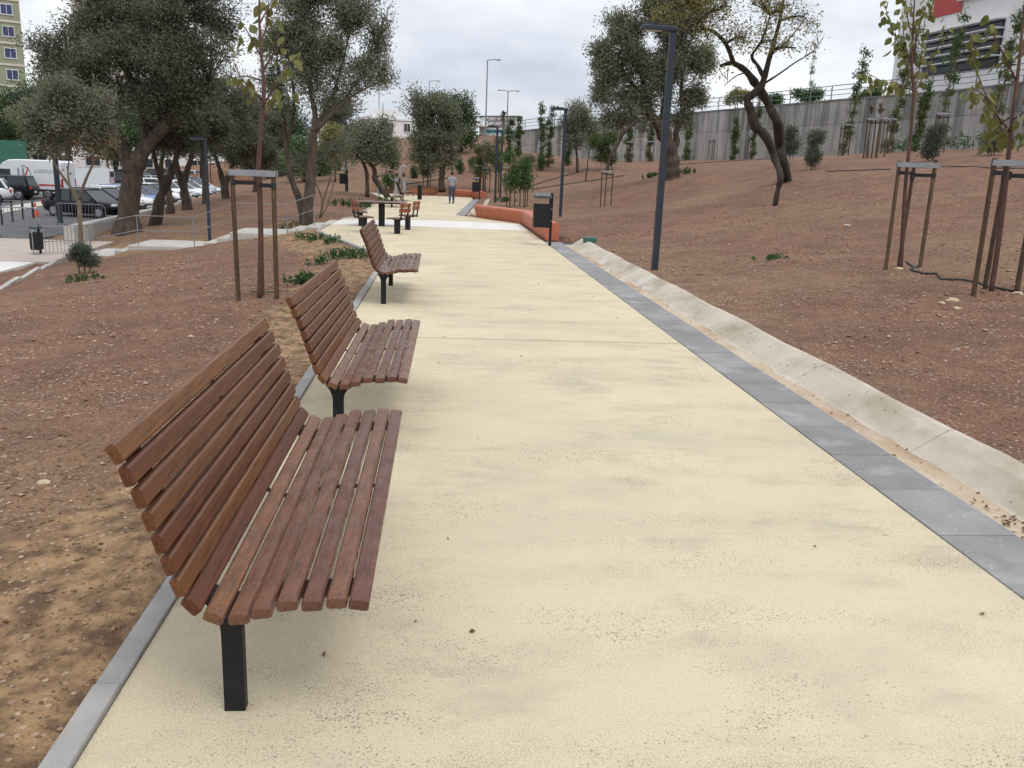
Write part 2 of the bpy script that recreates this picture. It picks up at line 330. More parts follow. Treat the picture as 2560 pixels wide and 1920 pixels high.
PATH = [(-1.2, -8), (-1.2, 19.25), (-3.7, 26.42), (-3.73, 29.4), (-3.73, 33.0), (-3.3, 34.5), (-3.5, 44), (-3.6, 54), (-5.3, 64.4), (-1.5, 62.8),
        (2.0, 61.9), (1.92, 58.5), (0.53, 38.1), (1.3, 36.9), (2.95, 33.5), (2.95, -8)]
CARPARK = [(-15.6, 34.5), (-17.6, 72), (-19, 110), (-75, 110), (-75, 34.5)]
PAVE = [(-11.9, 27.2), (-12.6, 34.4), (-75, 34.4), (-75, 27.2)]
CP_Z = -1.3
def seg_sd(poly, X, Y):
    """signed distance to polygon, positive inside"""
    P = np.array(poly, float); d = np.full(X.shape, 1e9); ins = np.zeros(X.shape, bool)
    for i in range(len(P)):
        a = P[i]; b = P[(i + 1) % len(P)]; e = b - a
        t = np.clip(((X - a[0]) * e[0] + (Y - a[1]) * e[1]) / (e @ e), 0, 1)
        d = np.minimum(d, np.hypot(X - a[0] - t * e[0], Y - a[1] - t * e[1]))
        if e[1] != 0:
            c = ((a[1] > Y) != (b[1] > Y)) & (X < (b[0] - a[0]) * (Y - a[1]) / e[1] + a[0]); ins ^= c
    return np.where(ins, d, -d)

CTRL = []
for y in (-15, 0, 6, 12, 18): CTRL += [(-1.5, y, -.02), (4.35, y, .14), (1, y, 0)]
CTRL += [(4.6, 24, .06), (4.2, 30, .10), (-2.5, 22, -.05), (-4.2, 26.5, -.08), (1, 25, 0), (0, 33, 0), (-1, 42, 0), (-1, 52, 0), (0, 60, 0), (-4.4, 38, -.05), (-4.6, 48, 0),
         (3.4, 38, .02), (3.2, 48, .03), (3.2, 56, .05)]
CTRL += [(-2.72, 13, -.04), (-5.5, 13, -.38), (-5, 5, -.34), (-9.9, 20, -1.12), (-10, 8, -.95), (-16, 10, -1.4), (-9, 0, -.8), (-9, -15, -.8), (-11.9, 27, -1.32), (-9.6, 28.6, -1.1), (-7.6, 28.8, -.72),
         (-5.5, 28.9, -.36), (-9, 32.4, -.85), (-6, 32.4, -.30), (-4.66, 31, -.10), (-5, 36, 0), (-12.2, 36, -1.0), (-8.5, 38, -.45), (-13.2, 42, -.80), (-13.4, 46, -.58), (-9, 50, -.15), (-13.9, 54, -.42), (-15.6, 64, -.40),
         (-10, 62, .25), (-14, 75, .5), (-10.2, 90, 1.43), (-6, 56, .25), (-20, 95, .2)]
CTRL += [(-20, 30, -1.34), (-30, 20, -1.5), (-22, 46, -1.34), (-35, 60, -1.34), (-60, 60, -1.34), (-60, 100, -1.3), (-28, 90, -1.3), (-70, 20, -1.5), (-40, 130, -.5), (-100, 100, -1.2), (-100, 200, 0), (-30, 180, 3)]
CTRL += [(8.28, 15, .55), (8.05, 12, .49), (6, 18, .16), (10.81, 28, 1.16), (14.26, 36, 2.05), (12.65, 48, 1.9), (8.36, 45, .42), (5.3, 39, .02), (20, 12, 2.1), (20, 0, 2.0), (12, 4, 1.0), (30, 25, 3.7), (38, 45, 4.7),
         (24, 50, 3.6), (36.2, 61, 4.58), (33.7, 72, 4.26), (25.3, 87, 3.69), (20, 65, 3.0), (10.6, 103, 2.6), (12, 75, 2.2), (7, 60, .7), (5, 72, 1.6), (45, 40, 5), (60, 60, 5.5), (50, 0, 4.5), (50, 100, 5.0)]
CTRL += [(2.6, 87, 3.9), (1.0, 80, 2.7), (0, 70, 1.2), (-3, 78, 2.0), (-4, 90, 3.2), (2, 95, 4.5), (3, 110, 5.0), (-8, 110, 4.0), (20, 120, 6.0), (10, 150, 7.2), (-15, 150, 6.0), (40, 160, 7), (0, 250, 9), (120, 120, 7), (150, 0, 6), (-150, 0, -1.5), (120, 250, 9), (-120, 300, 3), (0, 400, 9)]
_C = np.array(CTRL); _S = 20.0
def _phi(r2): return np.where(r2 > 1e-12, .5 * r2 * np.log(np.maximum(r2, 1e-12)), 0)
_n = len(_C); _P = _C[:, :2] / _S
_K = _phi(((_P[:, None] - _P[None]) ** 2).sum(2)) + np.eye(_n) * .0015
_A = np.zeros((_n + 3, _n + 3)); _A[:_n, :_n] = _K; _A[:_n, _n] = 1; _A[_n, :_n] = 1; _A[:_n, _n + 1:] = _P; _A[_n + 1:, :_n] = _P.T
_W = np.linalg.solve(_A, np.concatenate([_C[:, 2], np.zeros(3)]))
STAIR = [(-11.9, 29.4), (-11.9, 31.9), (-3.7, 31.9), (-3.7, 29.4)]
def smooth01(t): t = np.clip(t, 0, 1); return t * t * (3 - 2 * t)
def hz(x, y, micro=True):
    X = np.atleast_1d(np.asarray(x, float)); Y = np.atleast_1d(np.asarray(y, float)); shp = X.shape; X = X.ravel(); Y = Y.ravel()
    Z = np.empty(len(X))
    for i in range(0, len(X), 20000):
        p = np.stack([X[i:i + 20000], Y[i:i + 20000]], 1) / _S
        Z[i:i + 20000] = _phi(((p[:, None] - _P[None]) ** 2).sum(2)) @ _W[:_n] + _W[_n] + p @ _W[_n + 1:]
    dist = np.hypot(X, Y)
    if micro:
        amp = np.clip(1.2 - dist / 120, .3, 1)
        Z = Z + amp * (.05 * vnoise(X * 1.1, Y * 1.1) + .042 * vnoise(X * 3.1 + 40, Y * 3.1) + .028 * vnoise(X * 7.3, Y * 7.3 + 9) + .016 * vnoise(X * 16, Y * 16))
    # the path, gutter, car park, pavement and stairs are let into the soil
    sd_ = seg_sd(PATH, X, Y); t = smooth01((sd_ + .75) / .65); edge = -.035 + (.010 * vnoise(X * 9, Y * 9) if micro else 0)
    Z = Z * (1 - t) + edge * t; Z = np.where(sd_ > -.06, -.20, Z)
    g = (X > 2.9) & (X < 4.04) & (Y < 26.0); Z = np.where(g, -.25, Z)
    near = (X >= 4.04) & (X < 4.9) & (Y < 26.0); tt = smooth01((4.9 - X) / .75); Z = np.where(near, Z * (1 - tt) + (.125 + (.012 * vnoise(X * 9, Y * 9) if micro else 0)) * tt, Z)
    for poly, zz in ((CARPARK, CP_Z - .25), (PAVE, CP_Z - .25)):
        s2 = seg_sd(poly, X, Y); t2 = smooth01((s2 + 1.0) / 1.0); Z = Z * (1 - t2) + (zz + .22) * t2; Z = np.where(s2 > .05, zz, Z)
    s3 = seg_sd(STAIR, X, Y); zs = np.interp(X, [-11.9, -10.8, -10.4, -7.9, -7.0, -5.2, -4.0], [-1.36, -1.26, -1.06, -.98, -.62, -.46, -.16])
    t3 = smooth01((s3 + 1.2) / 1.2); Z = Z * (1 - t3) + zs * t3; Z = np.where(s3 > .06, zs - .35, Z)
    return Z.reshape(shp)
def h1(x, y): return float(hz(x, y)[0])
def gnd(px, py, lo=3.0, hi=160.0):
    """where the line of sight through a pixel meets the terrain"""
    d = ray(px, py); d = d / d[1]; ys = np.geomspace(lo, hi, 900)
    P = EYE + d[None] * ys[:, None]; below = np.nonzero(P[:, 2] < hz(P[:, 0], P[:, 1], False))[0]
    i = below[0] if len(below) else len(ys) - 1
    p = P[i].copy(); p[2] = h1(p[0], p[1]); return p

# ================================================================== STRUCTURE
# ---- terrain
def steps(*segs):
    out = [segs[0][0]]
    for a, b, s in segs:
        n = max(1, int(round((b - a) / s))); out += list(np.linspace(a, b, n + 1)[1:])
    return np.array(out)
gx = steps((-420, -80, 34), (-80, -18, 2.5), (-18, -9, .45), (-9, -1.75, .085), (-1.75, -1.15, .05), (-1.15, 2.8, .8), (2.8, 3.98, .24), (3.98, 4.2, .055), (4.2, 9.5, .085), (9.5, 20, .3), (20, 60, 1.6), (60, 420, 36))
gy = steps((-30, 1, 3), (1, 18, .085), (18, 34, .17), (34, 70, .5), (70, 130, 1.6), (130, 640, 30))
GX, GY = np.meshgrid(gx, gy); GZ = hz(GX, GY)
nx, ny = len(gx), len(gy)
idx = np.arange(nx * ny).reshape(ny, nx)
Fq = np.stack([idx[:-1, :-1], idx[:-1, 1:], idx[1:, 1:], idx[1:, :-1]], -1).reshape(-1, 4)
me = fast_mesh('terrain', np.stack([GX.ravel(), GY.ravel(), GZ.ravel()], 1), Fq)
tanv = np.zeros(nx * ny, np.float32)
_x, _y = GX.ravel(), GY.ravel()
_d = -seg_sd(PATH, _x, _y)
_wd = 1.0 + .35 * vnoise(_x * .8, _y * .8) + .5 * vnoise(_x * 3, _y * 3) + .45 * np.clip((4.5 - _y) / 2, 0, 1) + .5 * np.clip((_y - 15) / 8, 0, 1)
tanv = smooth01((_wd + .35 - _d) / .5) * (_x < 1) * (_y < 29.3)
_sd = -seg_sd(STAIR, _x, _y); tanv = np.maximum(tanv, .8 * smooth01((1.3 + 1.2 * vnoise(_x, _y) - _sd) / .8))
a = me.attributes.new('tan', 'FLOAT', 'POINT'); a.data.foreach_set('value', tanv.astype(np.float32))
m = mat('red_soil', (.225, .110, .061), (.142, .068, .040), 1.3, .95, 1.0, 26, coords='World', detail=8, bdist=.05)
stain(m, (.25, .165, .085), .16, .48, .64, .55, (1, 1, 1), 4)          # dry straw-coloured patches
stain(m, (.28, .145, .085), .22, .52, .68, .6, (1, 1, 1), 15)
stain(m, (.088, .053, .036), 2.2, .52, .70, .7, (1, 1, 1), 2)
stain(m, (.068, .037, .024), 26, .52, .64, .85, (1, 1, 1), 6)
stain(m, (.36, .225, .145), 48, .55, .66, .8, (1, 1, 1), 1)
t = m.node_tree; b = t.nodes['Principled BSDF']; src = b.inputs['Base Color'].links[0].from_socket
an = t.nodes.new('ShaderNodeAttribute'); an.attribute_name = 'tan'
nz = t.nodes.new('ShaderNodeTexNoise'); nz.inputs['Scale'].default_value = 7; nz.inputs['Detail'].default_value = 7
ge = t.nodes.new('ShaderNodeNewGeometry'); lk(t, ge.outputs['Position'], nz.inputs['Vector'])
rp = t.nodes.new('ShaderNodeValToRGB'); rp.color_ramp.elements[0].position = .36; rp.color_ramp.elements[1].position = .62
rp.color_ramp.elements[0].color = (.125, .072, .036, 1); rp.color_ramp.elements[1].color = (.36, .225, .115, 1); lk(t, nz.outputs['Fac'], rp.inputs[0])
mi = t.nodes.new('ShaderNodeMix'); mi.data_type = 'RGBA'; lk(t, an.outputs['Fac'], mi.inputs[0]); lk(t, src, mi.inputs[6]); lk(t, rp.outputs[0], mi.inputs[7])
lk(t, mi.outputs[2], b.inputs['Base Color'])
speckle(m, (.46, .34, .25), 34, .88, .8, 2.1, patch=(1.2, .40, .58))
speckle(m, (.42, .29, .21), 16, .94, .8, 7.1, patch=(.7, .40, .58))
speckle(m, (.07, .045, .03), 40, .90, .7, 4.4)
M['soil'] = m
tag(link('terrain', me, 'soil', smooth=True), kind='structure')

# ---- loose stones and chips lying on the soil
rng = np.random.RandomState(11)
def scatter(n, x0, x1, y0, y1, near=6.0):
    out = []
    while len(out) < n:
        k = n * 3; X = rng.uniform(x0, x1, k); Y = rng.uniform(y0, y1, k)
        keep = rng.rand(k) < np.clip((near / np.maximum(np.hypot(X, Y), 1)) ** 1.3, 0, 1) * np.clip(.5 + 1.6 * vnoise(X * .9, Y * .9), .15, 1)
        sd_ = seg_sd(PATH, X, Y); keep &= (sd_ < -.14) & ~((X > 2.9) & (X < 4.14) & (Y < 26)) & (seg_sd(STAIR, X, Y) < -.05)
        keep &= ~((X < 0) & (-sd_ < .9) & (rng.rand(k) < .75))
        out += list(zip(X[keep], Y[keep]))
    return np.array(out[:n])
P = np.concatenate([scatter(9000, -9, -1.3, 1.5, 26, 5), scatter(10000, 4.15, 16, 3.5, 34, 9)])
Z = hz(P[:, 0], P[:, 1]); n = len(P)
s_ = np.exp(rng.normal(-4.75, .50, n)) * (1 + np.hypot(P[:, 0], P[:, 1]) / 18); s_ = np.clip(s_ * .85, .003, .04)
octv = np.array([(1, 0, 0), (0, 1, 0), (-1, 0, 0), (0, -1, 0), (0, 0, 1), (0, 0, -1)], float)
V = octv[None] * (1 + .45 * (rng.rand(n, 6, 1) - .5)) + .25 * (rng.rand(n, 6, 3) - .5)
V *= s_[:, None, None] * np.stack([rng.uniform(.8, 1.9, n), rng.uniform(.6, 1.1, n), rng.uniform(.3, .7, n)], 1)[:, None]
an_ = rng.rand(n) * 6.28; ca, sa = np.cos(an_)[:, None], np.sin(an_)[:, None]
V = np.stack([V[..., 0] * ca - V[..., 1] * sa, V[..., 0] * sa + V[..., 1] * ca, V[..., 2]], -1)
V += np.stack([P[:, 0], P[:, 1], Z + s_ * .2], 1)[:, None]
of = np.array([(0, 1, 4), (1, 2, 4), (2, 3, 4), (3, 0, 4), (1, 0, 5), (2, 1, 5), (3, 2, 5), (0, 3, 5)])
Fo = (of[None] + (np.arange(n) * 6)[:, None, None]).reshape(-1, 3)
M['stone'] = mat('mixed_stone', (.19, .095, .056), (.47, .335, .24), 9, .9, coords='World', detail=2, lo=.42, hi=.62)
def clods(n, pts, smin, smax, m, name, label, seed):
    rg = np.random.RandomState(seed); Z = hz(pts[:, 0], pts[:, 1]); n = len(pts); s = np.exp(rg.uniform(math.log(smin), math.log(smax), n))
    V = octv[None] * (1 + .6 * (rg.rand(n, 6, 1) - .5)) + .35 * (rg.rand(n, 6, 3) - .5); V = V * s[:, None, None] * np.array([1.2, 1, .6]); V += np.stack([pts[:, 0], pts[:, 1], Z + s * .15], 1)[:, None]
    tag(link(name, fast_mesh(name, V.reshape(-1, 3), (of[None] + (np.arange(n) * 6)[:, None, None]).reshape(-1, 3)), m), label, 'soil clods', kind='stuff')
_p = np.concatenate([np.stack([rng.uniform(-3.4, -1.34, 7000), 1.6 + 18 * rng.rand(7000) ** 1.5], 1), scatter(5200, -9, -1.4, 1.5, 22, 5), scatter(5200, 4.15, 14, 3.5, 28, 9)])
M['clod'] = mat('soil_clod', (.15, .085, .046), (.31, .185, .10), 11, .95, coords='World', detail=2, lo=.4, hi=.62)
clods(0, _p, .003, .013, 'clod', 'soil_clods', 'small brown crumbs of earth lying on the bare soil', 21)
tag(link('loose_stones', fast_mesh('loose_stones', V.reshape(-1, 3), Fo), 'stone'), 'small pale and reddish stones strewn over the bare soil', 'stones', kind='stuff')

def sheet(name, poly, z, m, kind='structure', thick=.16):
    mb = MB(); n = len(poly)
    mb.add([(p[0], p[1], z) for p in poly] + [(p[0], p[1], z - thick) for p in poly], [tuple(range(n))] + [(i, i + n, (i + 1) % n + n, (i + 1) % n) for i in range(n)])
    o = mb.build(name, m); tag(o, kind=kind); return o
# ---- path: two pours with a visible joint at 10.2 m, then the table bay and the far stretch
sheet('path', PATH, 0.0, 'path')
jb = MB(); jb.box((.875, 10.2, .0035), (4.1, .012, .001)); M['joint'] = mat('joint_line', (.42, .375, .265), (.50, .45, .32), 3, .95); o = jb.build('path_joint', 'joint'); tag(o, kind='structure')  # thin strip a little darker than the path marks the pour joint
band = sheet('crossing_band', [(-3.72, 29.42), (-1.4, 29.95), (2.9, 29.6), (2.9, 33.3), (-.4, 33.7), (-3.72, 32.3)], .004, 'white_conc', thick=.003)
# ---- kerb on the left: individual kerb stones
kerb = empty('kerb_line', (0, 0, 0)); tag(kerb, kind='structure')
def stones_along(pts, off0, off1, top, length, name, m, parent, depth=.2, gap=.008, skip=()):
    pts = [np.array(p, float) for p in pts]
    for i in range(len(pts) - 1):
        a, b2 = pts[i], pts[i + 1]; Ls = np.linalg.norm(b2 - a); n = max(1, int(round(Ls / length))); d = (b2 - a) / Ls; nrm = np.array([-d[1], d[0]])
        lseg = Ls / n; mb = MB(); mb.bbox((0, 0, -depth / 2), (lseg - gap, abs(off1 - off0), depth), .006); me_ = mb.mesh(name)
        for k in range(n):
            c = a + d * (k + .5) * lseg + nrm * (off0 + off1) / 2
            link(name, me_, m, parent, (c[0], c[1], top + random.uniform(-.004, .004)), (random.uniform(-.006, .006), random.uniform(-.003, .003), math.atan2(d[1], d[0])))
random.seed(3)
stones_along([(-1.2, 1.0), (-1.2, 19.3)], .004, .105, .022, 1.0, 'kerb_stone', 'kerb', kerb)
stones_along([(-1.22, 19.35), (-3.7, 26.45), (-3.73, 29.4)], .004, .105, .022, 1.0, 'kerb_stone', 'kerb', kerb)
stones_along([(-3.73, 33.0), (-3.3, 34.5), (-3.5, 44), (-3.6, 54), (-5.3, 64.4)], .004, .105, .022, 1.9, 'kerb_stone', 'kerb', kerb)
# ---- grey paver strip on the right
strip = empty('paver_strip', (0, 0, 0)); tag(strip, kind='structure')
for (x0, y0, x1, y1, wd) in ((2.955, 1.53, 2.955, 25.21, .49), (.53, 38.1, 1.92, 58.5, .42)):
    Ls = math.hypot(x1 - x0, y1 - y0); n = int(round(Ls / .74)); d = np.array([x1 - x0, y1 - y0]) / Ls; nr = np.array([d[1], -d[0]])
    mb = MB(); mb.bbox((0, 0, -.05), (Ls / n - .007, wd - .006, .1), .005); me_ = mb.mesh('paver')
    for k in range(n):
        c = np.array([x0, y0]) + d * (k + .5) * Ls / n + nr * wd / 2
        link('paver', me_, 'paver', strip, (c[0], c[1], .006 + random.uniform(-.003, .003)), (random.uniform(-.004, .004), 0, math.atan2(d[1], d[0])))
# ---- concrete gutter beside the strip
def gutter(name, x0, y0, x1, y1, wid, seg=2.46, rise=.085):
    g = empty(name, (0, 0, 0)); tag(g, kind='structure')
    Ls = math.hypot(x1 - x0, y1 - y0); n = int(round(Ls / seg)); d = np.array([x1 - x0, y1 - y0]) / Ls; nr = np.array([d[1], -d[0]])
    rr = random.Random(5)
    for k in range(n):
        mb = MB(); rows = []
        ts = np.linspace(k, k + 1, 9) * Ls / n
        for j, tt in enumerate(ts):
            tt = tt + (.004 if j == 0 else -.004 if j == 8 else 0)
            wob = .018 * math.sin(tt * 2.1) + rr.uniform(-.008, .008)
            prof = [(.0, -.2), (.0, -.035), (.10, -.05), (.20, -.045), (.26, -.030), (wid - .10, rise - .045), (wid - .02 + wob, rise - .006 + rr.uniform(-.005, .005)), (wid + .03 + wob, rise), (wid + .07 + wob, rise - .03), (wid + .09 + wob, -.2)]
            rows.append([(x0 + d[0] * tt + nr[0] * u, y0 + d[1] * tt + nr[1] * u, z) for u, z in prof])
        m_ = len(rows[0]); V = [p for r_ in rows for p in r_]; Fc = []
        for j in range(8):
            for q in range(m_ - 1): Fc.append((j * m_ + q, j * m_ + q + 1, (j + 1) * m_ + q + 1, (j + 1) * m_ + q))
        Fc += [tuple(range(m_)), tuple(range(8 * m_, 9 * m_))]
        mb.add(V, Fc); mb.build('gutter_segment', 'conc', g)
    mb = MB(); rows = []                                            # silt lying in the channel
    ts = np.arange(0, Ls, .12)
    for tt in ts:
        wv = .17 + .09 * float(vnoise(np.array([tt * .7]), np.array([3.3]))[0]) + .08 * float(vnoise(np.array([tt * 3]), np.array([8.]))[0])
        rows.append([(x0 + d[0] * tt + nr[0] * u, y0 + d[1] * tt + nr[1] * u, z) for u, z in ((.004, -.026), (.10, -.030), (.04 + wv, -.026), (.07 + wv, -.075))])
    V = [p for r_ in rows for p in r_]; Fc = [(j * 4 + q, j * 4 + q + 1, j * 4 + 5 + q, j * 4 + 4 + q) for j in range(len(rows) - 1) for q in range(3)]
    mb.add(V, Fc); o = mb.build('silt', 'sand', g, smooth=True)
gutter('gutter', 3.46, 1.5, 3.46, 24.9, .57, rise=.15)
gutter('gutter', 1.05, 38.8, 2.36, 58.2, .62)
mb = MB(); mb.bbox((3.86, 25.55, -.07), (.78, 1.1, .05), .01); mb.bbox((3.86, 26.14, -.01), (.9, .06, .18), .01)
tag(mb.build('drain_grate', 'plastic'), 'dark drain inlet at the end of the gutter by the orange bench', 'drain')
# ---- car park, pavement, stairs edging
sheet('car_park', CARPARK, CP_Z, 'asphalt', thick=.2)
sheet('pavement', PAVE, CP_Z + .03, 'pavement', thick=.2)
sheet('pavement_near', [(-11.95, 20), (-12.3, 27.15), (-60, 27.15), (-60, 20)], CP_Z + .024, 'white_conc', thick=.2)
M['island'] = mat('island_concrete', (.44, .40, .36), (.50, .46, .42), 1, .9, coords='World')
sheet('traffic_island', [tuple(gz(px_, py_, CP_Z)[:2]) for px_, py_ in ((-60, 528), (0, 520), (138, 500), (140, 509), (0, 536), (-60, 546))], CP_Z + .05, 'island', thick=.1)
edg = empty('edging_line', (0, 0, 0)); tag(edg, kind='structure')
stones_along([(-7.4, 9.0), (-9.75, 19.0), (-11.85, 27.6)], 0, .12, 0, 1.2, 'edging_stone', 'low_wall', edg)
for o in edg.children: o.location.z = h1(o.location.x, o.location.y) + .06

M['stair_conc'] = mat('stair_concrete', (.43, .41, .37), (.50, .48, .44), 2.0, .9, .2, 40, coords='World'); stain(M['stair_conc'], (.28, .25, .2), 1.2, .52, .7, .5)
# ---- stairs from the path down to the car park (thing)
st = empty('concrete_stairs', (-7.8, 30.6, -.9), label='pale concrete steps with landings dropping from the path to the car park', cat='stairs')
for x0, x1, z in ((-11.95, -10.80, -1.27), (-10.80, -10.37, -1.09), (-10.37, -7.92, -.91), (-7.92, -7.49, -.74), (-7.49, -7.06, -.57), (-7.06, -5.17, -.38), (-5.17, -4.60, -.24), (-4.60, -4.06, -.11), (-4.06, -3.735, .0)):
    mb = MB(); mb.bbox(((x0 + x1) / 2 + 7.8, .05, z + .9 - .28), (x1 - x0 - .004, 2.4, .56), .012)
    mb.build('landing' if x1 - x0 > 1 else 'step', 'stair_conc', st)
# handrail on the near side of the stairs
hr = empty('stair_railing', (-8, 29.55, -.9), label='thin galvanised pipe railing following the concrete steps', cat='railing')
rp_ = [(-13.2, -1.42), (-11.6, -1.29), (-10.05, -.93), (-8.24, -.93), (-6.84, -.42), (-5.2, -.40), (-4.3, -.06)]
for x, z in rp_:
    mb = MB(); mb.tube([(x + 8, 0, z + .9), (x + 8, 0, z + 1.9)], .016, 8); mb.build('post', 'galv', hr)
for hgt in (1.0, .52):
    mb = MB(); mb.tube([(x + 8, -.0, z + .9 + hgt) for x, z in rp_], .014, 8); mb.build('rail', 'galv', hr)

# ---- low boundary wall of the car park
lw0, lw1 = gz(185, 566, -.62), gz(596, 478, -.62)
lw = empty('boundary_wall', (lw0[0], lw0[1], CP_Z), label='low pale concrete wall between the olive trees and the car park', cat='wall')
dv = np.array(lw1 - lw0)[:2]; Lw = np.linalg.norm(dv); dv = dv / Lw; n = int(Lw / 3.2); ang = math.atan2(dv[1], dv[0])
for k in range(-1, n + 6):
    mb = MB(); mb.bbox(((k + .5) * Lw / n * dv[0] - .2 * dv[1], (k + .5) * Lw / n * dv[1] + .2 * dv[0], .28), (Lw / n - .01, .38, .80), .02, ang)
    if k >= 0: mb.build('wall_block', 'low_wall', lw)

# ---- tall retaining wall on the right with its railing
WP = [(39.5, 30, 4.4, 8.9), (38.2, 45, 4.5, 8.85), (36.0, 61, 4.58, 8.72), (33.4, 72, 4.26, 8.85), (25.1, 87, 3.69, 8.33), (17.5, 96, 3.1, 7.6), (10.4, 103, 2.45, 6.72), (7.6, 105.5, 2.6, 6.4)]
wp = np.array(WP); sl = np.concatenate([[0], np.cumsum(np.hypot(np.diff(wp[:, 0]), np.diff(wp[:, 1])))])
def wall_at(s): return [float(np.interp(s, sl, wp[:, i])) for i in range(4)]
rw = empty('retaining_wall', (36, 61, 4.5), label='tall streaked grey concrete retaining wall at the top of the slope', cat='wall')
o0 = np.array([36, 61, 4.5]); n = int(sl[-1] / 2.6); ds = sl[-1] / n
for k in range(n):
    A, B = wall_at(k * ds), wall_at((k + 1) * ds); d = np.array([B[0] - A[0], B[1] - A[1]]); l_ = np.linalg.norm(d); d /= l_; nr = np.array([d[1], -d[0]])
    zb = min(A[2], B[2]) - .8
    for row in range(2):
        ja, jb_ = A[2] + (A[3] - A[2]) * .56, B[2] + (B[3] - B[2]) * .56
        za0, za1 = (zb, ja - .012) if row == 0 else (ja + .012, A[3] - .14); zb0, zb1 = (zb, jb_ - .012) if row == 0 else (jb_ + .012, B[3] - .14)
        off = random.uniform(-.012, .012); a0 = np.array(A[:2]) + d * .012 + nr * off; b0 = np.array(B[:2]) - d * .012 + nr * off
        bk = nr * .4
        V = [(*a0, za0), (*b0, zb0), (*(b0 + bk), zb0), (*(a0 + bk), za0), (*a0, za1), (*b0, zb1), (*(b0 + bk), zb1), (*(a0 + bk), za1)]
        V = [np.array(v) - o0 for v in V]
        mb = MB(); mb.add(V, [(0, 3, 2, 1), (4, 5, 6, 7), (0, 1, 5, 4), (1, 2, 6, 5), (2, 3, 7, 6), (3, 0, 4, 7)]); mb.build('wall_panel', 'conc_wall' if row == 0 else 'conc_wall_top', rw)
    mb = MB(); a0, b0 = np.array(A[:2]), np.array(B[:2]); bk = nr * .45; ft = -nr * .05
    V = [(*(a0 + ft), A[3] - .139), (*(b0 + ft), B[3] - .139), (*(b0 + bk), B[3] - .139), (*(a0 + bk), A[3] - .139), (*(a0 + ft), A[3]), (*(b0 + ft), B[3]), (*(b0 + bk), B[3]), (*(a0 + bk), A[3])]
    mb.add([np.array(v) - o0 for v in V], [(0, 3, 2, 1), (4, 5, 6, 7), (0, 1, 5, 4), (1, 2, 6, 5), (2, 3, 7, 6), (3, 0, 4, 7)]); mb.build('coping', 'coping', rw)
    # dark core behind the joints
core = MB()
for k in range(len(WP) - 1):
    A, B = WP[k], WP[k + 1]; d = np.array([B[0] - A[0], B[1] - A[1]]); d /= np.linalg.norm(d); nr = np.array([d[1], -d[0]])
    a0, b0 = np.array(A[:2]) + nr * .06, np.array(B[:2]) + nr * .06
    core.add([np.array((*a0, A[2] - 1)) - o0, np.array((*b0, B[2] - 1)) - o0, np.array((*b0, B[3] - .15)) - o0, np.array((*a0, A[3] - .15)) - o0], [(0, 1, 2, 3)])
core.build('wall_core', 'bark_dark', rw)
wr = empty('wall_railing', (36, 61, 8.7), label='grey metal railing along the top of the tall retaining wall', cat='railing')
o1 = np.array([36, 61, 8.7]); n = int(sl[-1] / 2.1)
for k in range(n + 1):
    p = np.array(wall_at(k * sl[-1] / n)); mb = MB(); mb.box((p[0] - o1[0] + .1, p[1] - o1[1], p[3] - o1[2] + .55), (.07, .07, 1.1)); mb.build('post', 'rail_paint', wr)
for hgt in (1.12, .76, .38):
    mb = MB(); mb.tube([(p[0] - o1[0] + .1, p[1] - o1[1], p[3] - o1[2] + hgt) for p in (wall_at(s) for s in np.linspace(0, sl[-1], 40))], .035 if hgt > 1 else .026, 6); mb.build('rail', 'rail_paint', wr)
# ground level behind the wall
V = []; Fc = []
for i, s in enumerate(np.linspace(0, sl[-1], 24)):
    p = wall_at(s); q = wall_at(min(s + 1, sl[-1])); q0 = wall_at(max(s - 1, 0)); d = np.array([q[0] - q0[0], q[1] - q0[1]]); d /= np.linalg.norm(d); nr = np.array([d[1], -d[0]])
    for dd in (.42, 12, 45): V.append((p[0] + nr[0] * dd, p[1] + nr[1] * dd, p[3] - .16))
    if i: Fc += [((i - 1) * 3 + j, (i - 1) * 3 + j + 1, i * 3 + j + 1, i * 3 + j) for j in range(2)]
mb = MB(); mb.add(V, Fc); tag(mb.build('upper_road', 'asphalt'), kind='structure')

# ================================================================== OBJECTS ON AND BESIDE THE PATH
# ---- slatted benches
SL = [(-1.041, 1.062, 117), (-1.008, .985, 106), (-.974, .910, 105), (-.946, .829, 105), (-.920, .748, 106), (-.894, .669, 106), (-.868, .589, 110), (-.828, .520, 132),
      (-.756, .477, 157), (-.673, .471, 184), (-.596, .493, 187), (-.509, .521, 187), (-.425, .521, 184), (-.341, .531, 182), (-.265, .525, 172)]
def slat_mesh(length, seat, edge=False):
    w2, t2, c = .0352, .0195, .0055
    prof = [(-w2 + c, -t2), (w2 - c, -t2), (w2, -t2 + c), (w2, t2 - c * 1.4), (w2 - c * 1.4, t2), (0, t2 + .0012), (-w2 + c * 1.4, t2), (-w2, t2 - c * 1.4), (-w2, -t2 + c)]
    mb = MB(); n = len(prof); L0 = [0, .006, length - .006, length]; V = []
    for i, y in enumerate(L0):
        k = .90 if i in (0, 3) else 1; V += [(p[0] * k, y, p[1] * k) for p in prof]
    Fc = [tuple(range(n)), tuple(range(4 * n - 1, 3 * n - 1, -1))]
    for i in range(3): Fc += [(i * n + q, (i + 1) * n + q, (i + 1) * n + (q + 1) % n, i * n + (q + 1) % n) for q in range(n)]
    mb.add(V, Fc); return mb.mesh('slat')
BL = 2.40
me_b, me_s = slat_mesh(BL, 0), slat_mesh(BL, 1)
me_b.materials.append(M['wood']); me_s.materials.append(M['wood_seat'])
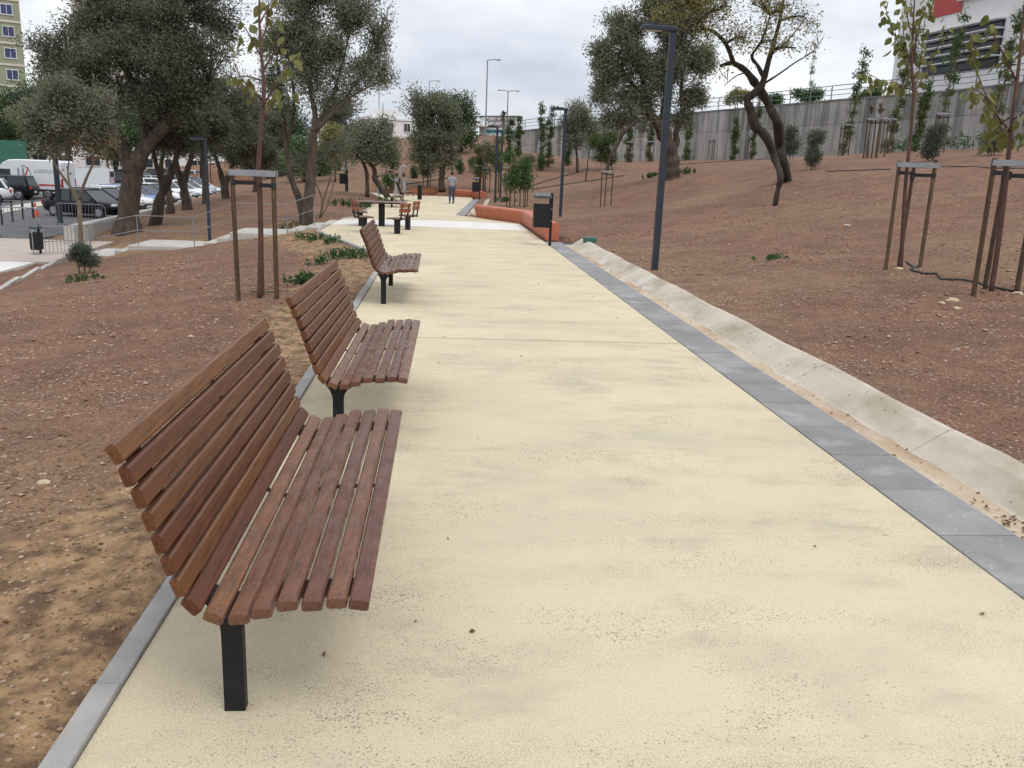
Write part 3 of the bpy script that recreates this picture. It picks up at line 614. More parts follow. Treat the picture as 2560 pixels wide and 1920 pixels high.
def make_bench(label):
    ox = -.70
    root = empty('slatted_bench', (ox, 0, 0), label=label, cat='bench', group='slatted benches beside the path')
    for i, (x, z, a) in enumerate(SL):
        ang = R(180 - a)
        o = link('slat', me_b if i < 8 else me_s, None, root, (x - ox, 0, z), (0, ang if i < 8 else -R(a - 180), 0))
    # steel cradle: ribs under the slats, legs, thin middle strip
    pts = [Vector((x, 0, z)) for x, z, a in SL]
    def offs(d):
        out = []
        for i, p in enumerate(pts):
            t_ = (pts[min(i + 1, 14)] - pts[max(i - 1, 0)]).normalized(); nr_ = Vector((t_.z, 0, -t_.x))
            out.append(p - nr_ * d if False else p + Vector((-abs(t_.z), 0, -abs(t_.x))).normalized() * d)
        return out
    for yc, wd, d1, nm in ((.19, .09, .046, 'cradle_rib'), (BL - .19, .09, .046, 'cradle_rib'), (BL / 2, .03, .026, 'middle_strip')):
        A, B = offs(.0175), offs(d1); V = []; n = len(A)
        for q in (A, B):
            for p in q: V += [(p.x - ox, yc - wd / 2, p.z), (p.x - ox, yc + wd / 2, p.z)]
        Fc = []
        for i in range(n - 1):
            a0, a1, b0, b1 = 2 * i, 2 * i + 2, 2 * n + 2 * i, 2 * n + 2 * i + 2
            Fc += [(a0, a1, a1 + 1, a0 + 1), (b0, b0 + 1, b1 + 1, b1), (a0, b0, b1, a1), (a0 + 1, a1 + 1, b1 + 1, b0 + 1)]
        Fc += [(0, 1, 2 * n + 1, 2 * n), (2 * n - 2, 4 * n - 2, 4 * n - 1, 2 * n - 1)]
        mb = MB(); mb.add(V, Fc); mb.build(nm, 'graphite', root)
    for yc in (.19, BL - .19):
        mb = MB(); prof = [(-.038, -.02), (.038, -.02), (.038, .33), (.046, .37), (.07, .405), (.115, .436), (-.09, .445), (-.058, .40), (-.042, .36), (-.038, .33)]
        mb.prism([(p[0] - .04, p[1]) for p in prof], yc - .022, yc + .022); mb.build('leg', 'graphite', root)
    return root
b1 = make_bench('slatted hardwood bench standing foremost in the row, beads of water on its seat')
b1.location.y = 2.71
copy_tree(b1, (-.70, 5.93, 0), R(-.6), 'slatted hardwood bench between two other benches, beside the tan soil')
copy_tree(b1, (-.82, 12.55, 0), R(.4), 'slatted hardwood bench standing before the wooden table')
for o in [o for o in col.objects if o.parent and o.parent.name.startswith('slatted_bench')]: pass
B4 = gz(983, 518); B5 = gz(1012, 503)
copy_tree(b1, (-2.45, 42.6, 0), R(4), 'slatted hardwood bench just beyond the wooden table')
copy_tree(b1, (-2.28, 50.6, 0), R(6), 'slatted hardwood bench beside the fitness machine')

# ---- wooden table with four chairs on posts
tb = empty('slatted_table', (-2.06, 29.5, 0), label='dark wooden slatted table on one square post', cat='table')
mb = MB(); mb.bbox((0, 0, .37), (.2, .2, .74), .008); mb.build('post', 'graphite', tb)
mb = MB(); mb.bbox((0, 0, .755), (1.2, .5, .03), .005); mb.build('top_frame', 'graphite', tb)
for k in range(7):
    mb = MB(); mb.bbox((0, -.42 + k * .14, .79), (1.62, .125, .04), .008); mb.build('slat', 'table_wood', tb)
def make_chair(label):
    r = empty('post_chair', (0, 0, 0), label=label, cat='chair', group='chairs round the wooden table')
    mb = MB(); mb.bbox((-.02, 0, .21), (.14, .14, .42), .006); mb.build('post', 'graphite', r)
    for k in range(3):
        mb = MB(); mb.bbox((-.16 + k * .15, 0, .455), (.135, .56, .04), .008); mb.build('seat_slat', 'table_wood', r)
    for s in (-1, 1):
        mb = MB(); mb.bbox((.25, s * .17, .66), (.03, .06, .48), .004, M3=Matrix.Rotation(R(7), 3, 'Y')); mb.bbox((.1, s * .17, .425), (.32, .06, .02), .004); mb.build('back_bracket', 'graphite', r)
    for k in range(2):
        mb = MB(); mb.bbox((.255 + k * .018, 0, .70 + k * .15), (.03, .58, .125), .008, M3=Matrix.Rotation(R(7), 3, 'Y')); mb.build('back_slat', 'chair_wood', r)
    return r
c1 = make_chair('wooden chair on a dark post across the table, nearer the bench on the far side of the path edge')
c1.location = (-1.36, 26.35, 0)
c1['label'] = 'wooden post chair whose back faces the open path, next to the benches'
c1.rotation_euler = (0, 0, R(-32))
copy_tree(c1, (-1.12, 28.2, 0), R(-20), 'wooden post chair with its back to the open path, beside the white crossing band')
copy_tree(c1, (-2.40, 26.6, 0), R(205), 'wooden post chair with its back to the kerb, next to the benches')
copy_tree(c1, (-2.75, 29.2, 0), R(190), 'wooden post chair with its back to the kerb, beside the concrete steps')

# ---- terracotta benches
def terra(name, front, wid, ht, label, ends):
    P = [Vector((x, y, 0)) for x, y in front]; o = P[0].copy(); n = len(P)
    rows = []
    for i, p in enumerate(P):
        d0 = (P[i] - P[i - 1]).normalized() if i else (P[1] - P[0]).normalized(); d1 = (P[i + 1] - P[i]).normalized() if i < n - 1 else d0
        d = (d0 + d1).normalized(); nr = Vector((d.y, -d.x, 0)); k = 1 / max(.5, nr.dot(Vector((d0.y, -d0.x, 0))))
        prof = [(.10, .0), (.10, .03), (.0, ht - .10), (.012, ht - .045), (.05, ht - .012), (.11, ht), (wid - .11, ht), (wid - .05, ht - .012), (wid - .012, ht - .045), (wid, ht - .10), (wid - .02, 0)]
        rows.append([p + nr * (u * k) + Vector((0, 0, z)) - o for u, z in prof])
    m_ = len(rows[0]); mb = MB(); Fc = []
    for j in range(n - 1): Fc += [(j * m_ + q, j * m_ + (q + 1) % m_, (j + 1) * m_ + (q + 1) % m_, (j + 1) * m_ + q) for q in range(m_)]
    Fc += [tuple(range(m_)), tuple(range((n - 1) * m_, n * m_))]
    mb.add([p for r_ in rows for p in r_], Fc); ob = mb.build(name, 'terracotta', None, o)
    tag(ob, label, 'bench'); return ob
terra('terracotta_bench', [(2.95, 25.72), (2.93, 33.35), (1.28, 36.9)], .52, .52, 'angled terracotta concrete bench bent beside the path behind the dark bin', 0)
terra('terracotta_bench', [(2.42, 59.3), (1.9, 62.1), (.4, 62.6)], .5, .5, 'low terracotta concrete bench at the far end of the path beyond the walking person', 0)

# ---- litter bins
def make_bin(label):
    r = empty('litter_bin', (0, 0, 0), label=label, cat='bin', group='dark litter bins on posts')
    mb = MB(); mb.bbox((0, 0, .70), (.07, .07, 1.46), .006); mb.build('post', 'graphite', r)
    prof = [(-.20, -.16), (.20, -.16), (.225, -.135), (.225, .135), (.20, .16), (-.20, .16), (-.225, .135), (-.225, -.135)]
    mb = MB(); V = []
    for z, k in ((.50, .93), (.52, 1), (1.115, 1.02), (1.13, 1.0), (1.13, .9), (1.0, .88)): V += [(p[0] * k - .265, p[1] * k, z) for p in prof]
    Fc = [tuple(range(7, -1, -1)), tuple(range(40, 48))]
    for i in range(5): Fc += [(i * 8 + q, i * 8 + (q + 1) % 8, i * 8 + 8 + (q + 1) % 8, i * 8 + 8 + q) for q in range(8)]
    mb.add(V, Fc); mb.build('body', 'graphite', r)
    mb = MB(); V = []
    for z, k in ((1.285, .98), (1.30, 1.05), (1.35, 1.04), (1.39, .9), (1.415, .6), (1.42, .2)): V += [(p[0] * k - .255, p[1] * k * 1.05, z) for p in prof]
    mb.add(V, Fc); mb.build('lid', 'lid', r, smooth=False)
    mb = MB(); mb.box((-.045, 0, 1.2), (.05, .05, .2)); mb.build('lid_bracket', 'graphite', r)
    for z in (.68, 1.0): mb = MB(); mb.box((-.0, 0, z), (.09, .085, .022)); mb.build('clamp', 'galv', r)
    return r
M['lid'] = mat('bin_lid', (.055, .062, .075), (.075, .085, .10), 8, .38, metal=.3)
bn = make_bin('dark litter bin on a post in front of the angled terracotta bench'); bn.location = (2.95, 23.85, 0)
copy_tree(bn, (2.35, 58.3, 0), 0, 'dark litter bin beside the far terracotta bench')
p = gnd(104, 655); copy_tree(bn, p, R(90), 'dark litter bin on the slope by the metal barrier and the pavement', .86)
p = gnd(869, 481); copy_tree(bn, p, R(10), 'dark litter bin beside a thin lamp post on the bare mound')
p = gz(1049, 499); mb = MB(); mb.bbox((0, 0, .42), (.26, .26, .84), .02); mb.bbox((0, 0, .86), (.30, .30, .04), .01)
tag(mb.build('ash_bin', 'graphite', None, p), 'short square dark column bin on the cream path behind the benches', 'bin')

# ---- lamp posts
def make_lamp(h, label, fins=True):
    r = empty('lamp_post', (0, 0, 0), label=label, cat='lamp post', group='slate grey park lamps')
    mb = MB(); mb.bbox((0, 0, h / 2 - .1), (.125, .125, h + .2), .012); mb.build('pole', 'lamp_paint', r)
    mb = MB(); mb.bbox((-.28, 0, h + .03), (.70, .20, .085), .012); mb.build('head', 'lamp_paint', r)
    mb = MB()
    for k in range(13): mb.box((-.55 + k * .036, 0, h + .09), (.012, .17, .045))
    mb.build('heat_sink', 'lamp_paint', r)
    mb = MB(); mb.box((-.40, 0, h - .016), (.34, .15, .012)); mb.build('lens', 'lens', r)
    mb = MB(); mb.tube([(-.36, 0, h + .1), (-.36, 0, h + .17)], .03, 8); mb.build('sensor', 'plastic', r)
    return r
l1 = make_lamp(4.62, 'slate grey square lamp post beside the gutter, nearest the paver strip')
l1.location = (4.33, 17.35, h1(4.33, 17.35) - .03)
l1['label'] = 'tall slate grey lamp post standing at the edge of the concrete gutter'
copy_tree(l1, (5.25, 39.1, h1(5.25, 39.1) - .02), R(4), 'slate grey lamp post on the bare slope behind the angled terracotta bench')
copy_tree(l1, (3.05, 52.2, h1(3.05, 52.2) - .02), R(8), 'slate grey lamp post beside the second gutter, one of a close pair', .93)
copy_tree(l1, (3.75, 58.5, h1(3.75, 58.5) - .02), R(8), 'slate grey lamp post just behind its twin, near the far terracotta bench', .92)
p = gnd(1130, 450); copy_tree(l1, p, R(20), 'short looking lamp post on the earth bank behind the walking person', .8)
p = np.array([-8.35, 31.9, 0]); p[2] = h1(p[0], p[1]) - .1; l2 = copy_tree(l1, p, R(0), 'slim slate lamp post rising behind the stair landing', .80)
p = gnd(865, 478); copy_tree(l1, p, R(15), 'thin lamp post beside a litter bin on the bare mound', .9)
for px, py, hh, lab in ((425, 500, .8, 'slim dark lamp post just behind the slender olive stems'), (528, 472, .8, 'slim dark lamp post between the straight and the forked olive')):
    p = gnd(px, py, 20); copy_tree(l1, p, R(200), lab, hh, 'lamp posts by the car park')
pp = gz(152, 560, CP_Z); copy_tree(l1, pp, R(180), 'dark lamp post at the corner of the low wall, reaching into the olive crowns', 1.55)

# ---- staked saplings: three round stakes, a batten frame, rubber straps
def make_stakes(h, rad, label, group='timber stake frames round young trees', sr=.035):
    r = empty('tree_stakes', (0, 0, 0), label=label, cat='tree support', group=group)
    ps = [Vector((math.cos(a) * rad, math.sin(a) * rad, 0)) for a in (R(200), R(320), R(80))]
    for i, p in enumerate(ps):
        mb = MB(); tl = Vector(((i - 1) * .012, .01 * i, 0)); mb.tube([p - tl + Vector((0, 0, -.15)), p + Vector((0, 0, h * .5)), p + tl + Vector((0, 0, h + .04 * (i % 2)))], [sr * 1.05, sr, sr * .97], 9); mb.build('stake', 'stake', r)
    for i in range(3):
        a, b_ = ps[i], ps[(i + 1) % 3]; c = (a + b_) / 2; d = b_ - a; out = c.normalized() * (sr * 1.25)
        mb = MB(); mb.box(c + out + Vector((0, 0, h - .06)), (d.length + sr * 2.4, .022, .085), math.atan2(d.y, d.x)); mb.build('batten', 'alu', r)
        mb = MB(); mb.box(a * .5 + Vector((0, 0, h - .20 - .03 * i)), (a.length, .012, .06), math.atan2(a.y, a.x)); mb.tube([a + Vector((0, 0, h - .24 - .03 * i)), a + Vector((0, 0, h - .16 - .03 * i))], sr * 1.12, 9); mb.build('strap', 'strap', r)
    return r
s1 = make_stakes(1.9, .33, 'tree stakes with grey battens on the left slope before the stairs')
p = gnd(648, 748); LS = p; s1.location = p; s1.rotation_euler.z = R(12)
s1['label'] = 'timber stake frame on the bare soil beside the slatted benches'
p = gnd(2253, 668); RS1 = p; copy_tree(s1, p, R(-12), 'timber stake frame with grey battens on the slope by the snaking hose')
p = gnd(2477, 733); RS2 = p; copy_tree(s1, p, R(-8), 'timber stake frame with grey battens over pale stones, beside the hose end')
SMALL = []
for px, py, k in ((1513, 517, .95), ):
    p = gnd(px, py); SMALL.append(p); copy_tree(s1, p, R(5), 'timber stake frame standing alone between the lamp post and the old olive', k)

# ================================================================== VEGETATION
def kite(C, D, Lf, Wf, rng, droop=0.0):
    """leaf quads: C (n,3) base points, D (n,3) directions, lengths, widths"""
    n = len(C); D = D / np.linalg.norm(D, axis=1, keepdims=True)
    U = rng.normal(size=(n, 3)); S = np.cross(D, U); S /= np.linalg.norm(S, axis=1, keepdims=True) + 1e-9
    N = np.cross(S, D); Lf = Lf[:, None]; Wf = Wf[:, None]
    V = np.stack([C, C + D * Lf * .45 + S * Wf * .5 + N * Wf * .12, C + D * Lf, C + D * Lf * .45 - S * Wf * .5 + N * Wf * .12], 1)
    return V.reshape(-1, 3), np.arange(n * 4).reshape(n, 4)

def bez(p0, p1, sag, k=5):
    p0, p1 = np.array(p0, float), np.array(p1, float); m = (p0 + p1) / 2 + np.array([0, 0, sag]); out = []
    for t in np.linspace(0, 1, k): out.append((1 - t) ** 2 * p0 + 2 * t * (1 - t) * m + t * t * p1)
    return out

def smooth_poly(pts, rad, k=4):
    """Catmull-Rom resample of a limb polyline with radii"""
    P = np.array(pts, float); Q = np.vstack([2 * P[0] - P[1], P, 2 * P[-1] - P[-2]]); r = np.array(rad, float); out, ro = [], []
    for i in range(len(P) - 1):
        for t in np.linspace(0, 1, k, endpoint=False):
            a, b, c, d = Q[i], Q[i + 1], Q[i + 2], Q[i + 3]
            out.append(.5 * ((2 * b) + (-a + c) * t + (2 * a - 5 * b + 4 * c - d) * t * t + (-a + 3 * b - 3 * c + d) * t ** 3)); ro.append(r[i] * (1 - t) + r[i + 1] * t)
    out.append(P[-1]); ro.append(r[-1]); return out, ro

def tree(name, label, base, limbs, blobs, twigs, leaves, leaf=(.13, .045), lmat='leaf_olive', bark='bark', spread=.30, cat='tree', group=None, seed=1, twr=.014,
         along=.45, up=.25, extra=None, knob=.10, sides=9, shell=.45, dense=1.0, anchor_z=None, clump=True):
    """limbs: [(points, radii)] in world space; blobs: [(centre, (rx,ry,rz), weight)] of the crown; twigs run from the limbs into the blobs, leaves sit round the twig ends"""
    rng = np.random.RandomState(seed); base = np.array(base, float)
    root = empty(name, base, label=label, cat=cat, group=group)
    mb = MB(); nodes, nrad = [], []
    for pts, rad in limbs:
        P, rr = smooth_poly(pts, rad)
        nodes += P; nrad += rr
        rr = [r * (1 + knob * rng.normal()) for r in rr]
        mb.tube([p - base for p in P], rr, sides if max(rad) > .05 else 6)
    nodes = np.array(nodes); nrad = np.array(nrad)
    cand = np.arange(len(nodes)) if anchor_z is None else np.nonzero(nodes[:, 2] > anchor_z)[0]
    wts = np.array([b[2] if len(b) > 2 else 1.0 for b in blobs]); wts = wts / wts.sum()
    LC, LD = [], []
    for bi, b in enumerate(blobs):
        c, rd = np.array(b[0], float), np.array(b[1], float); nt = max(1, int(round(twigs * wts[bi])))
        u = rng.normal(size=(nt, 3)); u /= np.linalg.norm(u, axis=1, keepdims=True); ks = max(3, int(round(4 + 5 * min(rd)))) if clump else 1
        if clump:
            sc_ = rng.normal(size=(ks, 3)); sc_ /= np.linalg.norm(sc_, axis=1, keepdims=True); sc_ = sc_ * rng.uniform(.35, 1.0, (ks, 1)); w_ = rng.rand(ks) + .25; w_ /= w_.sum()
            E = c + (sc_[rng.choice(ks, nt, p=w_)] * .85 + u * rng.uniform(.05, .48, (nt, 1))) * rd
        else: E = c + u * rd * (rng.rand(nt, 1) ** shell)
        # sub-limb from the skeleton to the blob centre
        near = cand[np.argmin(((nodes[cand] - c) ** 2).sum(1))]; sp_ = bez(nodes[near], c, .15 * rd[2], 6)
        r0 = min(nrad[near] * .7, .05 + .012 * rd.max()); mb.tube([q - base for q in sp_], list(np.linspace(r0, .02, 6)), 5)
        loc = np.vstack([nodes[cand], np.array(sp_)])
        for e in E:
            dd_ = ((loc - e) ** 2).sum(1) + 1.8 * np.maximum(0, loc[:, 2] - e[2]) ** 2; j = np.argpartition(dd_, min(7, len(dd_) - 1))[:min(7, len(dd_))][rng.randint(min(7, len(dd_)))]
            q = bez(loc[j], e, rng.uniform(-.05, .18) * np.linalg.norm(e - loc[j]), 4)
            mb.tube([x - base for x in q], [twr * 1.6, twr * 1.2, twr, twr * .5], 3, cap=False)
            nl = max(1, int(leaves * rng.uniform(.6, 1.4))); d = q[-1] - q[0]; d = d / (np.linalg.norm(d) + 1e-6)
            tt = 1 - along * rng.rand(nl) ** 1.3; P_ = q[0] + (q[-1] - q[0]) * tt[:, None] + np.clip(rng.normal(size=(nl, 3)), -1.7, 1.7) * spread * np.array([1, 1, .8])
            LC.append(P_ - base); LD.append(d * .5 + rng.normal(size=(nl, 3)) * .75 + np.array([0, 0, up]))
    mb.build('trunk', bark, root, smooth=True)
    if LC:
        C = np.concatenate(LC); D = np.concatenate(LD); n = len(C)
        V, Fk = kite(C, D, leaf[0] * rng.uniform(.6, 1.3, n), leaf[1] * rng.uniform(.7, 1.3, n), rng)
        o = link('crown', fast_mesh('crown', V, Fk), lmat, root)
    if extra: extra(root, base, rng)
    return root

def A(Y, *pts): return [at(x, y, Y) for x, y in pts]
def blob(px, py, rx, ry, Y, w_=1.0, depth=None):
    s = Y / F_PX * 1.02; return (at(px, py, Y), (rx * s, (depth if depth else (rx + ry) / 2 * s), ry * s), w_ * rx * ry)

# ---- T1: big olive at the left by the low wall
Yb = gnd(318, 582, 20)[1]; bs = gnd(318, 582, 20)
print('big olive', bs)
tree('olive_tree', 'massive old olive with a thick dark trunk by the low wall', bs + np.array([0, 0, -.2]),
     [([bs + np.array([0, 0, -.3])] + A(Yb, (322, 520), (330, 450), (338, 400)), [.62, .42, .40, .42]),
      (A(Yb, (332, 430), (305, 370), (275, 315), (235, 255), (190, 180)), [.34, .26, .2, .15, .07]),
      (A(Yb, (338, 410), (372, 360), (405, 320), (440, 262), (525, 205)), [.34, .27, .24, .16, .06]),
      (A(Yb + 1, (400, 325), (395, 285), (385, 240), (400, 110), (420, 20)), [.22, .17, .14, .1, .05]),
      (A(Yb - 1.5, (300, 365), (250, 330), (190, 300)), [.16, .1, .05]),
      (A(Yb + 2, (370, 365), (350, 250), (290, 120), (260, 20)), [.2, .16, .1, .05])],
     [blob(130, 120, 75, 70, Yb, 1), blob(240, 60, 110, 80, Yb + 1), blob(380, 20, 130, 80, Yb), blob(330, 130, 140, 80, Yb - 1), blob(200, 210, 120, 70, Yb), blob(470, 110, 100, 100, Yb, 1),
      blob(350, 240, 130, 70, Yb - .5), blob(480, 240, 80, 70, Yb), blob(260, -40, 160, 60, Yb + 1, .8), blob(460, -40, 110, 60, Yb, .8), blob(560, 60, 60, 90, Yb + 1, .9)],
     1500, 60, (.145, .05), 'leaf_olive_dark', spread=.23, along=.75, seed=3, shell=.5)
# ---- T0: small pale olive in front of it
bs = gnd(203, 668); Yb = bs[1]
def dry_leaves(root, base, rng):
    C = at(232, 372, Yb) - base + rng.normal(size=(260, 3)) * np.array([.42, .4, .22]); V, Fk = kite(C, rng.normal(size=(260, 3)) + np.array([0, 0, -.6]), np.full(260, .11), np.full(260, .05), rng)
    link('dry_foliage', fast_mesh('dry_foliage', V, Fk), 'leaf_dry', root)
tree('olive_tree', 'small silvery olive with a thin pale forked trunk and some dry leaves', bs,
     [([bs + np.array([0, 0, -.15])] + A(Yb, (202, 600), (200, 550), (197, 500)), [.075, .062, .06, .058]),
      (A(Yb, (197, 505), (178, 470), (148, 428), (128, 380), (120, 300)), [.055, .042, .034, .026, .015]), (A(Yb, (198, 500), (212, 455), (235, 405), (245, 380), (238, 300)), [.05, .04, .03, .024, .015]),
      (A(Yb + .3, (200, 545), (196, 515), (170, 440), (180, 360)), [.03, .028, .022, .012])],
     [blob(110, 260, 75, 70, Yb), blob(180, 230, 75, 60, Yb), blob(235, 275, 50, 65, Yb), blob(90, 320, 60, 50, Yb), blob(170, 320, 80, 60, Yb), blob(225, 340, 50, 40, Yb, .7), blob(140, 375, 70, 25, Yb, .4)],
     330, 58, (.105, .036), 'leaf_silver', 'bark_pale', spread=.13, along=.75, seed=5, twr=.006, extra=dry_leaves, knob=.05)
# ---- olives along the low wall, behind
for i, (px, py, tops, bl, lab) in enumerate([
    (385, 562, [((392, 520), (408, 470), (395, 430), (380, 370)), ((405, 485), (425, 440), (440, 400), (455, 350))], [(400, 300, 70, 60), (440, 260, 70, 60), (470, 330, 50, 45)], 'slender leaning olive with two thin stems behind the stair landing'),
    (425, 534, [((425, 500), (415, 455), (402, 420), (420, 330))], [(430, 340, 50, 40), (470, 280, 60, 60)], 'thin dark olive stem standing beside the slender leaning olive'),
    (470, 524, [((462, 480), (448, 440), (440, 380), (470, 300)), ((460, 470), (470, 420), (500, 330))], [(500, 280, 80, 70), (460, 220, 70, 60), (540, 330, 55, 50)], 'stout curved olive trunk close to the slim lamp post'),
    (515, 510, [((514, 470), (508, 420), (515, 340))], [(540, 260, 75, 80), (520, 350, 60, 45), (590, 320, 60, 60)], 'straight olive trunk by the low wall, next to the curved one'),
    (566, 498, [((560, 470), (548, 420), (530, 370)), ((562, 465), (575, 430), (588, 400))], [(570, 360, 60, 45), (600, 280, 60, 80), (630, 350, 55, 60)], 'forked olive at the far end of the low wall'),
    (640, 480, [((640, 440), (636, 390), (630, 330))], [(640, 300, 60, 80), (665, 380, 50, 50), (690, 330, 45, 55)], 'dense olive behind the staked sapling')]):
    bs = gnd(px, py, 18); Yb = bs[1]; k = Yb / 36
    tree('olive_tree', lab, bs, [([bs + np.array([0, 0, -.2])] + A(Yb, *t_), list(np.linspace(.26, .07, len(t_) + 1) * (1 if len(tops) > 1 else .9))) for t_ in tops],
         [blob(*b, Yb) for b in bl], 430, 56, (.16, .055), 'leaf_olive_dark', spread=.23, along=.75, seed=20 + i, sides=8)
# ---- T7: tall multi-stemmed olive behind the stakes
bs = gnd(765, 572); Yb = bs[1]
print('multi', bs)
tree('olive_tree', 'tall airy olive with several slender upright stems beside the stairs', bs,
     [([bs + np.array([0, 0, -.15])] + A(Yb, (770, 520), (776, 450), (780, 380), (782, 330)), [.28, .20, .17, .16, .14]),
      (A(Yb, (782, 335), (788, 290), (775, 220), (765, 120), (760, 20)), [.12, .1, .07, .05, .02]), (A(Yb, (782, 345), (800, 300), (825, 260), (850, 180), (880, 60)), [.11, .09, .07, .045, .02]),
      (A(Yb + .5, (785, 335), (815, 300), (850, 265), (900, 190), (935, 110)), [.09, .07, .05, .035, .015]), (A(Yb - .5, (786, 330), (830, 285), (880, 240), (950, 205), (990, 195)), [.06, .05, .04, .025, .01]),
      ([bs + np.array([-.1, .5, -.15])] + A(Yb + .6, (748, 500), (726, 440), (715, 360), (705, 250), (690, 120)), [.16, .13, .11, .09, .06, .02]), (A(Yb + .6, (716, 370), (735, 280), (730, 160), (740, 30)), [.07, .05, .04, .015])],
     [blob(770, 40, 110, 90, Yb), blob(880, 40, 95, 80, Yb), blob(955, 90, 48, 75, Yb), blob(700, 100, 75, 100, Yb), blob(830, 150, 95, 70, Yb), blob(905, 160, 75, 60, Yb, .9), blob(960, 205, 42, 30, Yb, .45), blob(860, 230, 55, 35, Yb, .5),
      blob(690, 220, 55, 70, Yb, .8), blob(750, 200, 70, 60, Yb, .8), blob(830, -40, 140, 60, Yb, .9), blob(815, 270, 40, 30, Yb, .35)],
     1250, 38, (.115, .04), 'leaf_olive', spread=.17, along=.75, seed=8, twr=.009, knob=.05)
# little stems and undergrowth beside it
bs = gnd(800, 545); Yb = bs[1]
tree('young_olive', 'wispy multi-stemmed olive regrowth behind the tall airy olive', bs, [([bs] + A(Yb, (812, 490), (830, 430), (836, 380)), [.05, .04, .03, .02]), ([bs] + A(Yb, (805, 500), (790, 460), (770, 425)), [.04, .035, .03, .02]), ([bs] + A(Yb, (820, 510), (838, 440), (845, 400)), [.035, .03, .02, .015])],
     [blob(830, 375, 45, 40, Yb), blob(780, 395, 40, 35, Yb)], 60, 40, (.13, .045), 'leaf_olive', spread=.28, seed=12, bark='bark_pale', cat='tree')
# ---- centre trees
bs = gnd(918, 493); Yb = bs[1]
tree('olive_tree', 'low spreading olive with two leaning stems behind the wooden table', bs, [([bs] + A(Yb, (918, 465), (916, 430), (905, 400), (890, 370)), [.14, .12, .11, .09, .05]), ([bs + np.array([1.2, .2, 0])] + A(Yb, (938, 450), (936, 425), (915, 395), (900, 375)), [.16, .14, .13, .1, .06])],
     [blob(900, 345, 42, 40, Yb), blob(945, 330, 45, 40, Yb), blob(925, 380, 65, 30, Yb), blob(965, 365, 35, 40, Yb), blob(875, 385, 28, 28, Yb), blob(985, 390, 25, 22, Yb, .6)], 300, 46, (.19, .066), 'leaf_olive', spread=.24, along=.75, seed=31)
bs = gnd(1105, 478); Yb = bs[1]
tree('olive_tree', 'rounded olive at the end of the path beyond the walking person', bs, [([bs] + A(Yb, (1103, 450), (1106, 425), (1098, 395), (1085, 350)), [.32, .22, .2, .18, .08]), (A(Yb, (1106, 420), (1125, 390), (1130, 340)), [.16, .12, .06])],
     [blob(1050, 270, 42, 45, Yb), blob(1100, 255, 50, 38, Yb), blob(1130, 300, 40, 45, Yb), blob(1065, 330, 50, 45, Yb), blob(1110, 350, 45, 45, Yb), blob(1040, 370, 28, 30, Yb), blob(1080, 395, 45, 30, Yb, .7), blob(1125, 395, 25, 30, Yb, .7)], 520, 48, (.21, .075), 'leaf_olive', spread=.28, along=.75, seed=33)
Yb = 92
bs = gnd(1150, 400, 40); Yb = bs[1] + 4; bs = np.array([at(1150, 380, Yb)[0], Yb, h1(at(1150, 380, Yb)[0], Yb)])
tree('pine_tree', 'dark green round-headed pine behind the rounded olive', bs, [([bs, *A(Yb, (1150, 340), (1150, 300))], [.3, .25, .1])], [blob(1160, 290, 24, 40, Yb), blob(1150, 330, 30, 35, Yb), blob(1135, 265, 25, 30, Yb)], 160, 44, (.30, .10), 'leaf_pine', spread=.5, seed=35)
bs = gnd(975, 440); Yb = bs[1]
tree('young_tree', 'bright green young tree behind the fitness machine', bs, [([bs, *A(Yb, (976, 420), (978, 390))], [.06, .05, .03])], [blob(978, 392, 20, 26, Yb)], 50, 40, (.20, .10), 'leaf_green', spread=.3, seed=36, bark='bark_pale')
for i, (px, py, b, lm, lab) in enumerate([(838, 455, (838, 340, 26, 32), 'leaf_yellow', 'yellow-green tree on the mound behind the tall airy olive'), (760, 455, (750, 385, 40, 45), 'leaf_green', 'leafy green tree at the foot of the mound beyond the stairs'), (800, 440, (800, 400, 25, 30), 'leaf_green', 'small round green tree low on the mound')]):
    bs = gnd(px, py); Yb = bs[1]; tree('young_tree', lab, bs, [([bs, at(px, (py + b[1]) / 2, Yb), at(b[0], b[1], Yb)], [.09, .07, .04])], [blob(*b, Yb), blob(b[0] - 8, b[1] + b[3] * .6, b[2] * .8, b[3] * .6, Yb)], 110, 40, (.24, .10), lm, spread=.42, seed=40 + i)
